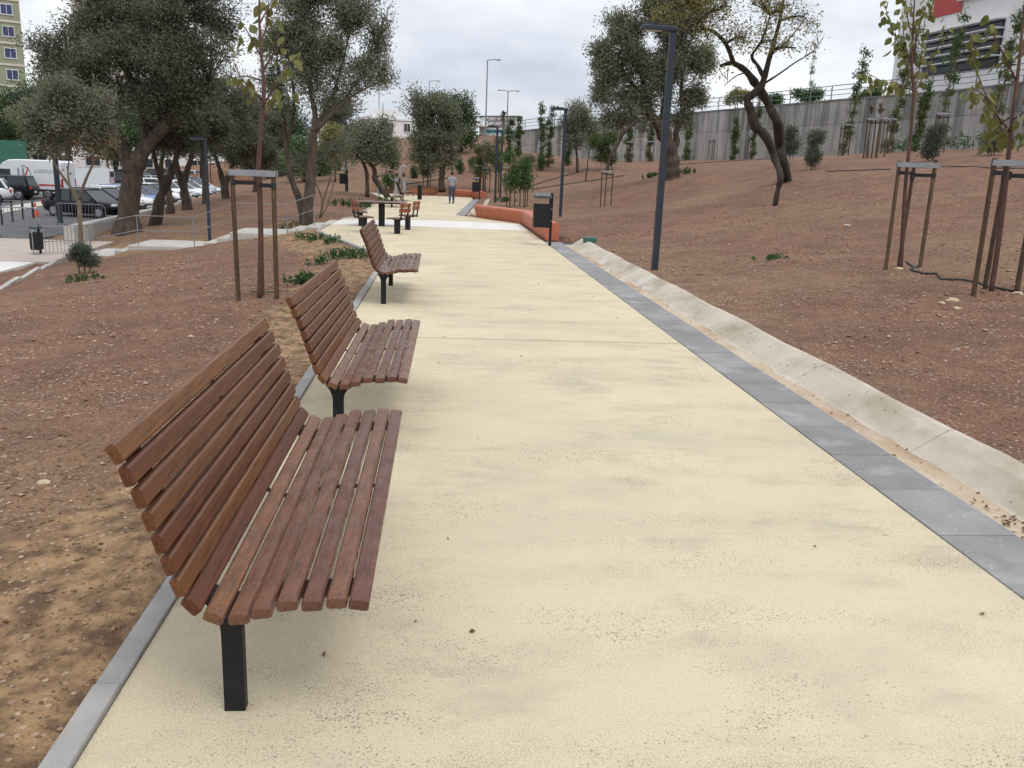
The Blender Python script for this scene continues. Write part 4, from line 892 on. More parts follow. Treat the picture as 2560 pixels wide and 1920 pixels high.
# ---- right: old olive
bs = gnd(1683, 447); Yb = bs[1]
print('right olive', bs)
tree('olive_tree', 'broad old olive with a gnarled trunk on the right-hand slope before the wall', bs,
     [([bs + np.array([0, 0, -.3])] + A(Yb, (1680, 430), (1680, 395), (1672, 365), (1660, 335), (1640, 300)), [.60, .48, .42, .40, .34, .26]),
      (A(Yb, (1645, 305), (1622, 280), (1612, 240), (1600, 180), (1570, 110)), [.24, .2, .16, .1, .05]), (A(Yb, (1655, 320), (1660, 270), (1665, 200), (1670, 100)), [.2, .16, .12, .05]),
      (A(Yb, (1680, 385), (1692, 355), (1690, 330), (1706, 290), (1703, 220), (1715, 130)), [.22, .17, .15, .13, .1, .05]), (A(Yb, (1612, 262), (1575, 200), (1530, 140)), [.13, .09, .04]),
      (A(Yb - 1, (1516, 430), (1528, 388), (1548, 354), (1557, 332), (1585, 308), (1612, 290)), [.11, .10, .10, .12, .09, .07])],
     [blob(1500, 150, 42, 60, Yb), blob(1560, 70, 60, 60, Yb), blob(1640, 40, 70, 55, Yb), blob(1720, 60, 60, 60, Yb), blob(1590, 160, 65, 60, Yb), blob(1680, 140, 70, 60, Yb), blob(1750, 160, 45, 70, Yb), blob(1500, 230, 40, 50, Yb), blob(1570, 250, 50, 50, Yb),
      blob(1740, 240, 40, 45, Yb), blob(1530, 300, 40, 35, Yb, .7), blob(1640, 220, 50, 50, Yb, .6), blob(1700, 300, 40, 35, Yb, .6), blob(1610, 310, 35, 22, Yb, .4), blob(1680, -20, 90, 40, Yb)],
     1750, 44, (.17, .058), 'leaf_olive', spread=.23, along=.75, seed=50)
# ---- right: twisted two-stemmed tree with thin yellowing foliage
ba = gnd(1936, 516); bb = gnd(1965, 449); Ya, Yb_ = ba[1], bb[1]; Ym = (Ya + Yb_) / 2
print('twist', ba, bb)
tree('twisted_tree', 'twisted dark tree with crossing stems and thin yellowing leaves', ba,
     [([ba + np.array([0, 0, -.15])] + A(Ya, (1946, 470), (1952, 440)) + A(Ya + 1, (1938, 400), (1922, 355), (1905, 330), (1888, 315), (1876, 275), (1868, 248), (1888, 232), (1900, 220)), [0.088, 0.088, 0.102, 0.116, 0.136, 0.156, 0.163, 0.143, 0.136, 0.136, 0.122]),
      ([bb + np.array([0, 0, -.2])] + A(Yb_ - 2, (1955, 405), (1948, 350)) + A(Ya + 1.5, (1944, 310), (1925, 270), (1905, 232), (1886, 205), (1862, 175), (1830, 158), (1800, 165)), [0.286, 0.231, 0.204, 0.163, 0.143, 0.136, 0.129, 0.102, 0.075, 0.048]),
      (A(Ya + 1, (1900, 228), (1912, 190), (1925, 140), (1945, 70), (1960, 0)), [0.129, 0.102, 0.082, 0.068, 0.034]), (A(Ya + 1, (1910, 195), (1895, 165), (1880, 140), (1905, 100), (1925, 40)), [0.075, 0.061, 0.048, 0.041, 0.020]),
      (A(Ya + 1, (1835, 160), (1815, 110), (1785, 80), (1755, 72), (1725, 75)), [0.082, 0.068, 0.058, 0.034, 0.020]), (A(Ya + .5, (1760, 75), (1745, 40), (1720, 10)), [0.034, 0.027, 0.014]), (A(Ya + 1, (1900, 215), (1940, 190), (1990, 155), (2030, 130), (2060, 90)), [0.048, 0.034, 0.027, 0.017, 0.007]),
      (A(Ya + 1.5, (1925, 140), (1970, 100), (2010, 50)), [0.041, 0.027, 0.014]), (A(Ya + 1, (1870, 180), (1840, 190), (1810, 215)), [0.027, 0.020, 0.010])],
     [blob(1660, 40, 55, 45, Ya, .8), blob(1730, 10, 60, 50, Ya), blob(1810, 20, 60, 55, Ya), blob(1880, 10, 55, 60, Ya), blob(1950, 30, 55, 55, Ya), blob(2010, 40, 45, 50, Ya, .8), blob(1850, 90, 60, 50, Ya, .6), blob(1930, 100, 50, 50, Ya, .7), blob(1990, 120, 45, 45, Ya, .4),
      blob(1770, 100, 50, 50, Ya, .4), blob(1820, 170, 45, 35, Ya, .15), blob(2040, 130, 25, 45, Ya, .3), blob(1850, -60, 160, 40, Ya, 1)],
     440, 12, (.12, .042), 'leaf_yellow', 'bark_dark', spread=.20, seed=60, twr=.007, along=.7, knob=.07)

# ---- saplings with large hanging leaves
def big_leaves(C, rng, size, mat_, root, base, name='foliage'):
    n = len(C); V = []; Fc = []
    for c in C:
        a = rng.rand() * 6.28; d = np.array([math.cos(a) * .55, math.sin(a) * .55, -rng.uniform(.4, 1.1)]); d /= np.linalg.norm(d)
        s = np.cross(d, rng.normal(size=3)); s /= np.linalg.norm(s); nrm = np.cross(s, d); l = size * rng.uniform(.7, 1.25); w_ = l * rng.uniform(.28, .36); k = len(V)
        st_ = c + d * l * .18
        for u, v, b in ((0, 0, 0), (.22, .8, .10), (.5, 1, .12), (.8, .5, .05), (1, 0, -.06), (.8, -.5, .05), (.5, -1, .12), (.22, -.8, .10), (.5, 0, -.02)):
            V.append(st_ + d * l * u + s * w_ * v + nrm * l * b)
        Fc += [(k, k + 1, k + 8), (k + 1, k + 2, k + 8), (k + 2, k + 3, k + 8), (k + 3, k + 4, k + 8), (k + 4, k + 5, k + 8), (k + 5, k + 6, k + 8), (k + 6, k + 7, k + 8), (k + 7, k, k + 8)]
    return link(name, fast_mesh(name, np.array(V) - base, np.array(Fc)), mat_, root)
def sapling(base, Y, stem, rad, branches, label, n_per, size, seed, bark='bark_red', lm='leaf_big'):
    rng = np.random.RandomState(seed); root = empty('sapling', base, label=label, cat='sapling'); mb = MB()
    P, rr = smooth_poly([np.array(base) + np.array([0, 0, -.1])] + A(Y, *stem), rad); mb.tube([p - base for p in P], rr, 9)
    C = []
    for br in branches:
        Q, r2 = smooth_poly([at(br[0][0], br[0][1], Y)] + [at(x, y, Y + rng.uniform(-.5, .5)) for x, y in br[1:]], np.linspace(.016, .004, len(br)), 5); mb.tube([q - base for q in Q], r2, 5)
        for q in Q[3:]:
            for _ in range(n_per):
                if rng.rand() < .75: C.append(q + rng.normal(size=3) * .05)
    mb.build('stem', bark, root, smooth=True); big_leaves(C, rng, size, lm, root, base); return root
sapling(RS1, RS1[1], [(2258, 560), (2264, 460), (2272, 380), (2280, 300), (2284, 235), (2280, 160), (2283, 60), (2290, -60)], [.04, .036, .033, .031, .028, .026, .02, .015, .008],
        [[(2284, 232), (2296, 190), (2305, 120), (2315, 20)], [(2280, 200), (2255, 130), (2225, 60), (2210, 0)], [(2285, 225), (2250, 215), (2200, 200), (2165, 180)], [(2283, 140), (2300, 60), (2325, -10)], [(2281, 170), (2262, 110), (2256, 30)], [(2284, 235), (2330, 150), (2365, 60)], [(2283, 100), (2270, 50), (2262, -20)]],
        'reddish-stemmed sapling with large drooping leaves, staked on the slope by the snaking hose', 3, .155, 70)
sapling(RS2, RS2[1], [(2497, 600), (2512, 480), (2522, 380), (2530, 300), (2545, 180), (2557, 60), (2568, -60)], [.04, .037, .034, .031, .028, .024, .018, .012],
        [[(2527, 330), (2480, 270), (2440, 170), (2425, 80)], [(2525, 350), (2490, 300), (2460, 240), (2430, 220)], [(2530, 290), (2500, 310), (2485, 330)], [(2540, 200), (2500, 120), (2460, 40)], [(2530, 300), (2560, 280), (2590, 240)], [(2524, 370), (2540, 340), (2570, 330)], [(2548, 150), (2570, 100), (2600, 60)], [(2528, 315), (2505, 330), (2470, 345)]],
        'brown-stemmed sapling with large leaves tied to the stakes over pale stones', 2, .16, 71)
sapling(LS, LS[1], [(652, 620), (650, 500), (646, 430), (652, 330), (660, 230), (652, 120), (648, 40), (650, -60)], [.042, .04, .038, .036, .032, .028, .022, .015, .01],
        [[(655, 270), (690, 210), (720, 160), (740, 110)], [(657, 250), (620, 215), (590, 170), (575, 110)], [(655, 180), (690, 120), (700, 40)], [(652, 140), (625, 90), (600, 50)], [(648, 60), (670, 20), (690, -20)], [(650, 300), (690, 250), (720, 225)], [(650, 110), (668, 60), (672, 0)], [(652, 200), (610, 190), (572, 200)]],
        'staked sapling with sparse yellowing leaves beside the slatted benches', 1, .17, 72, lm='leaf_big')

# ---- poplars trained up the retaining wall, and other columnar plants
def poplar(px0, py0, px1, py1, r, label, seed, lm='leaf_poplar', n=125, group='slim poplars along the wall'):
    b = gnd(px0, py0, 20); Y = b[1]; pts = [np.array([b[0], b[1], b[2] - .2])] + [at(px0 + (px1 - px0) * t + 4 * math.sin(seed + 5 * t), py0 + (py1 - py0) * t, Y) for t in (.3, .6, 1.0)]
    bl = []; rr = random.Random(seed)
    for t in np.linspace(.08, 1.0, 9):
        k = (.75 + .5 * rr.random()) * (.95 if t < .25 else .55 if t < .5 else 1.15 if t < .85 else .6)
        bl.append(blob(px0 + (px1 - px0) * t + rr.uniform(-3, 3), py0 + (py1 - py0) * t, r * k, abs(py1 - py0) * .075, Y))
    return tree('poplar_tree', label, b, [(pts, [.06, .05, .035, .012])], bl, n, 17, (.14, .085), lm, 'bark_pale', spread=.13, seed=seed, twr=.008, group=group, up=.5)
POP = [(2106, 388, 2165, 130, 15, 'leafy slim poplar before the wall with a thick bushy foot'), (2006, 388, 2038, 118, 11, 'thin sparse poplar rising behind the grey shrubs'), (2216, 384, 2293, 84, 15, 'slim poplar beside the two bare staked saplings'),
       (2345, 376, 2412, 36, 19, 'broad leafy poplar in front of the white building window'), (2476, 372, 2548, 44, 15, 'tall slim poplar at the end of the white building window'), (1714, 402, 1728, 280, 11, 'green poplar directly behind the gnarled old olive'),
       (1876, 398, 1902, 240, 9, 'thin poplar framed between the twisted stems and the wall'), (1571, 406, 1576, 310, 9, 'short poplar beside the old olive, nearer the path'), (1623, 404, 1628, 315, 8, 'short poplar behind the fork of the old olive'),
       (1355, 420, 1354, 266, 10, 'tall slim poplar before the wall behind the second lamp post'), (1372, 418, 1381, 276, 10, 'leafy slim poplar touching the second lamp post'), (1297, 394, 1299, 298, 8, 'slim poplar at the far end of the retaining wall'), (1832, 400, 1842, 300, 8, 'low poplar between the old olive and the twisted tree'), (1418, 414, 1421, 330, 8, 'short poplar beside the small bushy olive'), (2288, 380, 2322, 215, 9, 'thin poplar behind the reddish-stemmed sapling'), (1271, 398, 1277, 300, 10, 'bushy poplar where the retaining wall meets the earth bank')]
for i, (a0, a1, b0, b1_, r_, lab) in enumerate(POP): poplar(a0, a1, b0, b1_, r_, lab, 100 + i)
def shrub(px, py, bl, label, seed, lm='leaf_shrub', leaf=(.13, .04), n=90, k=26, spread=.14, name='shrub', cat='shrub', up=1.0, group=None):
    b = gnd(px, py); Y = b[1]; c = [blob(*q, Y) for q in bl]
    return tree(name, label, b, [([b + np.array([.1 * j, 0, -.05]), (b * .6 + np.array(c[0][0]) * .4) + np.array([.15 * j, .1, 0]), np.array(c[0][0]) + np.array([.2 * j, 0, 0])], [.025, .02, .01]) for j in (-1, 0, 1)], c, n, k, leaf, lm, 'bark_pale', spread=spread, seed=seed, twr=.006, cat=cat, up=up, group=group)
shrub(1975, 416, [(1976, 375, 16, 38), (1978, 335, 20, 22)], 'dark grey-green upright shrub beside the twisted tree trunk', 131, n=120)
shrub(2034, 424, [(2034, 385, 20, 38), (2040, 340, 22, 30)], 'feathery grey-green upright shrub before the wall', 132, n=130)
shrub(2330, 402, [(2332, 370, 24, 30), (2338, 330, 20, 30)], 'dark upright shrub beside the stakes in front of the wall', 133, n=120)
shrub(2480, 388, [(2485, 362, 26, 22), (2500, 345, 22, 18)], 'low dark bush behind the brown-stemmed sapling', 134, n=110)
shrub(1356, 428, [(1356, 408, 11, 20)], 'dark conical shrub at the foot of the far wall', 135, 'leaf_pine', n=60)
shrub(1322, 430, [(1322, 408, 14, 22), (1330, 395, 12, 14)], 'greyish bush next to the conical shrub', 136, n=70)
shrub(1150, 436, [(1150, 412, 10, 24)], 'dark upright shrub behind the walking person', 137, 'leaf_pine', n=60)
shrub(1035, 445, [(1035, 428, 9, 17)], 'dark cone-shaped shrub on the bank left of the rounded olive', 138, 'leaf_pine', n=60)
shrub(844, 428, [(844, 416, 6, 13)], 'small dark cone-shaped shrub alone on the mound', 139, 'leaf_pine', n=50)
shrub(1178, 432, [(1178, 412, 8, 20)], 'small upright shrub near the far lamp pair', 140, 'leaf_olive', n=50)
shrub(208, 684, [(206, 640, 24, 32), (222, 660, 20, 20)], 'dark rosemary-like bush at the foot of the small silvery olive', 141, 'leaf_shrub', (.09, .022), 160, 30, .09)
# young staked trees in the middle distance
for i, (px, py, bl, lm, lab, sk) in enumerate([
    (1200, 477, [(1198, 415, 13, 30), (1200, 380, 9, 20)], 'leaf_poplar', 'young staked tree just behind the far litter bin', .95), (1214, 481, [(1220, 405, 16, 36), (1214, 365, 10, 22)], 'leaf_olive', 'young staked tree close behind the lamp pair, loose olive-green crown', .9),
    (1251, 481, [(1250, 405, 18, 40), (1246, 360, 12, 20)], 'leaf_poplar', 'young staked tree between the lamp pair and the poplars', .95), (1275, 519, [(1278, 440, 20, 36), (1272, 400, 12, 20)], 'leaf_green', 'young staked tree right behind the angled terracotta bench', .75),
    (1310, 517, [(1308, 450, 24, 30), (1315, 415, 16, 25)], 'leaf_green', 'bushy young staked tree behind the bend of the terracotta bench', .75),
    (975, 484, [(972, 448, 14, 14)], 'leaf_green', 'young staked tree half hidden behind the fitness machine', .9), (1068, 470, [(1066, 425, 18, 16)], 'leaf_olive', 'thin young staked tree before the rounded olive', .9)]):
    b = gnd(px, py); copy_tree(s1, b, R(20 * i), 'timber stakes round the ' + lab.replace('young staked tree', 'young tree').replace('bushy ', '').replace('thin ', ''), sk, 'stake frames in the middle distance')
    tree('young_tree', lab, b, [([b, at(px, (py + bl[0][1]) / 2, b[1]), np.array(blob(*bl[-1], b[1])[0])], [.035, .03, .012])], [blob(*q, b[1]) for q in bl], 70, 22, (.15, .07), lm, 'bark_pale', spread=.20, seed=150 + i, twr=.007)
tree_b = gnd(1530, 425); Yb = tree_b[1]
tree('young_tree', 'leafy young tree with pale yellow-green leaves left of the old olive', tree_b, [([tree_b, *A(Yb, (1525, 390), (1505, 350))], [.06, .05, .02])], [blob(1500, 380, 34, 36, Yb), blob(1524, 352, 30, 30, Yb), blob(1488, 345, 22, 24, Yb), blob(1530, 395, 22, 25, Yb)], 190, 26, (.17, .09), 'leaf_poplar', 'bark_pale', spread=.25, seed=170)
tree_b = gnd(1443, 432); Yb = tree_b[1]
tree('olive_tree', 'small bushy olive on the slope behind the second lamp post', tree_b, [([tree_b, *A(Yb, (1443, 400), (1440, 370))], [.13, .11, .08]), (A(Yb, (1441, 375), (1425, 345), (1415, 310)), [.07, .05, .03]), (A(Yb, (1441, 372), (1458, 340), (1465, 300)), [.07, .05, .03])],
     [blob(1420, 315, 32, 35, Yb), blob(1465, 310, 32, 38, Yb), blob(1445, 270, 28, 30, Yb), blob(1440, 345, 45, 22, Yb, .7)], 230, 42, (.21, .075), 'leaf_olive', spread=.36, seed=171)
tree_b = gnd(1464, 452); Yb = tree_b[1]
tree('young_tree', 'thin bare-stemmed young tree between the small olive and the old olive', tree_b, [([tree_b, *A(Yb, (1468, 420), (1472, 385), (1480, 350))], [.05, .04, .03, .012])], [blob(1482, 350, 18, 26, Yb)], 40, 16, (.15, .07), 'leaf_poplar', 'bark_dark', spread=.2, seed=172)
# stakes at the foot of the wall, two bare saplings
for px, py, wh_ in ((1570, 407, 'by the short poplar nearer the path'), (1623, 405, 'by the short poplar behind the olive fork'), (1777, 400, 'with no tree, right of the old olive'), (1876, 397, 'seen between the twisted stems'), (2106, 390, 'round the poplar with a bushy foot'), (2216, 385, 'round the poplar beside the bare saplings'), (2340, 382, 'round the broad poplar under the white building')):
    copy_tree(s1, gnd(px, py, 20), R(px % 90), 'timber stakes at the wall foot ' + wh_, 1.0, 'stake frames along the wall foot')
for i, (px, py, lab) in enumerate(((2170, 396, 'leafless pinkish sapling tied to stakes before the wall'), (2193, 394, 'leafless sapling with a round head of twigs beside its bare twin'))):
    b = gnd(px, py, 20); Yb = b[1]; copy_tree(s1, b, R(40 * i), 'timber stakes round the ' + lab.split(' tied')[0].split(' beside')[0], 1.0, 'stake frames round the bare saplings')
    tree('bare_sapling', lab, b, [([b, *A(Yb, (px + 4, 330), (px + 8, 285))], [.035, .03, .02])], [blob(px + 10, 268, 14, 18, Yb)], 60, 0, twr=.012, bark='bark_pale', seed=180 + i, cat='sapling', leaf=(.02, .01), spread=.1)

# ---- low weeds, tufts
def weeds(px, py, wid, h, n, label, seed, lm='weed', leaf=(.07, .04)):
    rng = np.random.RandomState(seed); b = gnd(px, py); root = empty('weed_clump', b, label=label, cat='weeds', group='green weeds on the soil')
    ns = max(4, n // 14); mb = MB(); C = []; D = []
    for _ in range(ns):
        x, y = rng.normal(size=2) * wid * .45; z = h1(b[0] + x, b[1] + y) - b[2]; tip = np.array([x + rng.normal() * .08, y + rng.normal() * .08, z + h * rng.uniform(.4, 1)])
        mb.tube([(x, y, z - .02), tip], [.004, .002], 3, cap=False); q = np.array([x, y, z])
        for _ in range(14): t_ = rng.uniform(.2, 1); C.append(q + (tip - q) * t_ + rng.normal(size=3) * .02); D.append(rng.normal(size=3) + np.array([0, 0, .5]))
    o_ = mb.build('stems', lm, root); o_['kind'] = 'stuff'; C = np.array(C); D = np.array(D); V, Fk = kite(C, D, leaf[0] * rng.uniform(.6, 1.3, len(C)), leaf[1] * rng.uniform(.7, 1.3, len(C)), rng)
    link('leaves', fast_mesh('leaves', V, Fk), lm, root)
for i, (px, py, wd, hh, n, lab) in enumerate([(862, 648, .55, .24, 620, 'largest green weed clump, close behind the third slatted bench'), (790, 662, .28, .18, 150, 'weed clump in a line beside the soil bank, next to the largest clump'), (772, 700, .2, .16, 130, 'weed clump at the end of the line nearest the second bench'), (752, 712, .22, .2, 220, 'small weed clump right behind the second bench'),
    (876, 606, .18, .2, 160, 'small leafy weed poking over the kerb corner'), (800, 598, .35, .2, 200, 'weed clump below the widening kerb corner'), (755, 600, .25, .25, 130, 'upright weed between the stakes and the widening kerb'), (735, 575, .4, .3, 160, 'weeds round the foot of the tall airy olive'),
    (700, 585, .4, .3, 260, 'weeds beside the upper steps'), (830, 610, .35, .25, 240, 'scattered weeds by the widening kerb'), (905, 520, .8, .35, 260, 'rough green plants on the soil behind the wooden chairs'), (860, 515, .8, .35, 220, 'rough green plants left of the wooden chairs'), (960, 512, .6, .4, 300, 'green plants beside the bench beyond the table'),
    (1935, 648, .5, .08, 180, 'thin patch of grass on the right-hand slope'), (1625, 446, .6, .35, 220, 'grass tuft beside the old olive trunk'), (1712, 436, .7, .35, 260, 'grass tuft at the other side of the old olive trunk'), (1690, 402, 1.5, .5, 420, 'green weeds at the foot of the wall behind the old olive'), (2080, 388, 1.2, .9, 380, 'tall green weeds at the wall beside the feathery shrub'),
    (2260, 382, 1.8, 1.0, 460, 'blue-green weeds at the wall behind the reddish-stemmed sapling'), (2420, 376, 2.0, 1.0, 420, 'blue-green weeds at the wall, right of the dark upright shrub'), (215, 700, .4, .14, 260, 'grass patch below the rosemary-like bush'), (1260, 505, .5, .3, 200, 'low weeds between the young stakes and the terracotta bench')]):
    weeds(px, py, wd, hh, n, lab, 200 + i, leaf=(.07, .04) if py > 560 else (.16, .07))

# ---- hoses on the slope
def hose(pts, r, label, seed=0):
    P = [gnd(*p) for p in pts]; o = P[0].copy(); Q, _ = smooth_poly(P, [r] * len(P), 6); mb = MB()
    mb.tube([np.array([q[0], q[1], h1(q[0], q[1]) + r * 1.1]) - o for q in Q], r, 6); tag(mb.build('irrigation_hose', 'hose', None, o, smooth=True), label, 'hose')
h0 = lambda x, y: (1920 + x * .2893, 320 + y * .2893)
hose([h0(1190, 1165), h0(1290, 1205), h0(1230, 1235), h0(1400, 1265), h0(1450, 1270), h0(1530, 1310), h0(1740, 1330), h0(1900, 1385), h0(2050, 1420), h0(2212, 1440), h0(2400, 1450)], .018, 'thick black hose snaking between the two staked saplings')
hose([h0(500, 380), h0(800, 370), h0(1060, 362)], .02, 'thin black drip line above the reddish-stemmed sapling')
hose([h0(1500, 338), h0(1800, 345), h0(2212, 352)], .02, 'thin black drip line behind the brown-stemmed sapling')
hose([(1690, 412), (1760, 408), (1850, 402), (1930, 398)], .03, 'black drip line along the foot of the wall by the old olive')
hose([(1325, 466), (1380, 450), (1430, 436), (1470, 424)], .035, 'upper black drip line crossing the slope behind the second lamp post')
hose([(1330, 476), (1400, 464), (1470, 454), (1560, 440)], .035, 'lower black drip line crossing the slope behind the terracotta bench')
hose([(1010, 462), (1060, 456), (1120, 447)], .04, 'black drip line on the bank behind the fitness machine')
b = gnd(1474, 606); mb = MB(); mb.bbox((0, 0, .06), (.34, .26, .16), .02); M['green_box'] = mat('green_plastic', (.02, .10, .07), (.03, .13, .09), 8, .5); tag(mb.build('valve_box', 'green_box', None, b), 'small green irrigation valve box by the end of the gutter', 'box')
# a few larger stones, litter, sticks
M['pale_stone'] = mat('pale_yellow_stone', (.50, .42, .27), (.42, .34, .22), 14, .9, .3, 30)
def rock(px, py, s, label, m='pale_stone', flat=.6, cat='stone', name='stone'):
    b = gnd(px, py); rr = np.random.RandomState(int(px)); bm = bmesh.new(); bmesh.ops.create_icosphere(bm, subdivisions=2, radius=s)
    for v in bm.verts: v.co = v.co * (1 + .28 * float(rr.normal() * .5)); v.co.z *= flat; v.co.x *= 1.3
    me_ = bpy.data.meshes.new(name); bm.to_mesh(me_); bm.free(); tag(link(name, me_, m, None, b), label, cat, 'larger stones on the slope')
rock(2382, 752, .075, 'largest pale yellow stone below the brown-stemmed sapling'); rock(2395, 772, .05, 'pale stone just below the largest yellow stone'); rock(2354, 763, .045, 'tan stone beside the largest yellow stone'); rock(2248, 674, .06, 'pale stone at the foot of the stakes by the hose')
rock(2545, 741, .06, 'yellowish stone against the stakes beside the hose end'); rock(108, 1212, .035, 'yellow pebble on the soil behind the foremost bench')
b = gnd(2118, 568); mb = MB(); mb.bbox((0, 0, .02), (.16, .1, .03), .01); tag(mb.build('litter', 'white_paint', None, b, (0.1, .1, .5)), 'scrap of white litter lying on the right-hand slope', 'litter')
b = gnd(665, 736); mb = MB(); mb.tube([(-.25, .02, .03), (.0, 0, .035), (.35, .12, .05)], [.02, .018, .012], 6); tag(mb.build('stick', 'bark_pale', None, b), 'bent stick lying at the foot of the stakes beside the benches', 'stick')

# ---- fitness machines and the low timber fence at the end of the path
M['machine'] = mat('silver_paint', (.33, .34, .36), (.28, .29, .31), 6, .4)
M['navy'] = mat('navy_pad', (.012, .022, .065), (.018, .03, .08), 6, .5)
Yb = 60.5; b = at(996, 490, Yb); b[2] = 0
fm = empty('fitness_machine', b, label='silver outdoor fitness machine with a hooked top pipe', cat='gym machine')
mb = MB(); mb.tube([(.12, 0, 0), (.12, 0, 1.55), (.13, 0, 1.78), (.22, 0, 1.93), (.40, 0, 1.95), (.52, 0, 1.88)], .065, 10); mb.build('main_pipe', 'machine', fm, smooth=True)
for s in (-1, 1):
    mb = MB(); mb.bbox((.12 + s * .26, .05, .62), (.22, .12, 1.1), .03); mb.build('side_panel', 'machine', fm)
    mb = MB(); mb.bbox((.12 + s * .24, -.05, 1.38), (.17, .16, .26), .06); mb.build('shoulder_pad', 'plastic', fm)
    mb = MB(); mb.tube([(.12 + s * .35, 0, .95), (.12 + s * .62, -.25, 1.12), (.12 + s * .72, -.35, 1.4)], .028, 6); mb.build('handle', 'machine', fm)
    mb = MB(); mb.tube([(.12 + s * .30, 0, .6), (.12 + s * .42, -.35, .02)], .03, 6); mb.build('strut', 'machine', fm)
mb = MB(); mb.bbox((.08, -.12, .98), (.14, .1, .36), .03); mb.build('back_pad', 'plastic', fm)
mb = MB(); mb.bbox((.62, -.3, .32), (.26, .26, .26), .08); mb.build('foot_roller', 'plastic', fm)
b = at(948, 483, Yb); b[2] = h1(b[0], b[1])
fs = empty('exercise_seat', b, label='navy blue exercise seat machine beside the leaning olive stems', cat='gym machine')
mb = MB(); mb.bbox((0, 0, .75), (.24, .10, .85), .03, M3=Matrix.Rotation(R(-12), 3, 'Y')); mb.build('backrest', 'navy', fs)
mb = MB(); mb.bbox((.22, 0, .33), (.42, .36, .10), .03); mb.build('seat', 'navy', fs)
mb = MB(); mb.tube([(-.05, 0, 0), (-.1, 0, 1.35)], .05, 8); mb.tube([(0, 0, .28), (.5, 0, .3), (.62, 0, .75)], .035, 8); mb.bbox((0, 0, .05), (.5, .4, .1), .02); mb.build('frame', 'machine', fs)
mb = MB(); mb.bbox((-.12, 0, 1.4), (.16, .16, .2), .04); mb.build('head_pad', 'plastic', fs)
b = gz(1020, 490); b2 = gz(1092, 489); fe = empty('timber_fence', b, label='low brown timber rail fence at the end of the cream path', cat='fence'); d = b2 - b; Lf = float(np.linalg.norm(d)); an_ = math.atan2(d[1], d[0])
for k in range(7):
    mb = MB(); q = d * k / 6; mb.bbox((q[0], q[1], .24), (.08, .08, .52), .01, an_); mb.build('post', 'chair_wood', fe)
for z in (.18, .33, .47):
    mb = MB(); mb.bbox((d[0] / 2, d[1] / 2 - .06, z), (Lf + .1, .04, .09), .008, an_); mb.build('rail', 'chair_wood', fe)

# ---- the walking person
def skinned(name, verts, edges, radii, m, parent, sub=2):
    me_ = bpy.data.meshes.new(name); me_.from_pydata(verts, edges, []); o = bpy.data.objects.new(name, me_); col.objects.link(o)
    md = o.modifiers.new('skin', 'SKIN'); md.use_smooth_shade = True
    for i, r_ in enumerate(radii): me_.skin_vertices[0].data[i].radius = r_ if hasattr(r_, '__len__') else (r_, r_)
    me_.skin_vertices[0].data[0].use_root = True
    ms = o.modifiers.new('sub', 'SUBSURF'); ms.levels = sub; ms.render_levels = sub
    dg = bpy.context.evaluated_depsgraph_get(); nm = bpy.data.meshes.new_from_object(o.evaluated_get(dg)); bpy.data.objects.remove(o); nm.name = name
    nm.materials.clear(); return link(name, nm, m, parent, smooth=True)
M['skin'] = mat('skin', (.36, .21, .15), (.33, .19, .135), 8, .6); M['hair'] = mat('dark_hair', (.018, .013, .011), (.028, .02, .016), 20, .7)
M['tshirt'] = mat('grey_tshirt', (.30, .32, .36), (.25, .27, .31), 6, .9, .4, 20); M['jeans'] = mat('blue_jeans', (.035, .058, .10), (.05, .08, .13), 9, .9, .3, 30); M['shoe'] = mat('shoe', (.02, .02, .022), (.04, .035, .03), 10, .6)
pe = empty('person', gz(1129, 509), R(4), 'person in grey t-shirt and jeans walking away along the path', 'person')
bv = [(0, 0, .93), (0, 0, 1.12), (0, .01, 1.30), (0, .01, 1.43), (0, .02, 1.52), (0, .03, 1.60), (0, .03, 1.68),                      # spine, neck, head
      (-.19, .0, 1.40), (-.245, .0, 1.13), (-.225, .10, .90), (-.215, .14, .81), (.19, .0, 1.40), (.245, -.02, 1.13), (.23, .08, .90), (.22, .12, .81),
      (-.095, 0, .88), (-.10, .08, .50), (-.105, -.06, .10), (.095, 0, .88), (.11, .10, .50), (.115, .24, .13)]
be = [(0, 1), (1, 2), (2, 3), (3, 4), (4, 5), (5, 6), (3, 7), (7, 8), (8, 9), (9, 10), (3, 11), (11, 12), (12, 13), (13, 14), (0, 15), (15, 16), (16, 17), (0, 18), (18, 19), (19, 20)]
br = [(.14, .10), (.135, .095), (.15, .10), (.10, .075), .055, .082, .072, .058, .045, .034, .038, .058, .045, .034, .038, .085, .06, .042, .085, .06, .042]
skinned('body', bv, be, br, 'skin', pe)
for hx, hy, hz_, sgn in ((-.215, .14, .81, -1), (.22, .12, .81, 1)):                      # hands: palm and five short fingers
    hv = [(hx, hy, hz_), (hx, hy + .015, hz_ - .06)]; hes = [(0, 1)]; hr_ = [(.022, .034), (.018, .036)]
    for k, (dy, ln) in enumerate(((-.027, .062), (-.009, .075), (.009, .07), (.027, .055))):
        i0 = len(hv); hv += [(hx, hy + .015 + dy, hz_ - .085), (hx + sgn * -.012, hy + .02 + dy, hz_ - .085 - ln)]; hes += [(1, i0), (i0, i0 + 1)]; hr_ += [.0095, .0075]
    i0 = len(hv); hv += [(hx - sgn * .01, hy + .05, hz_ - .04), (hx - sgn * .02, hy + .065, hz_ - .085)]; hes += [(0, i0), (i0, i0 + 1)]; hr_ += [.012, .009]
    skinned('hand', hv, hes, hr_, 'skin', pe, 1)
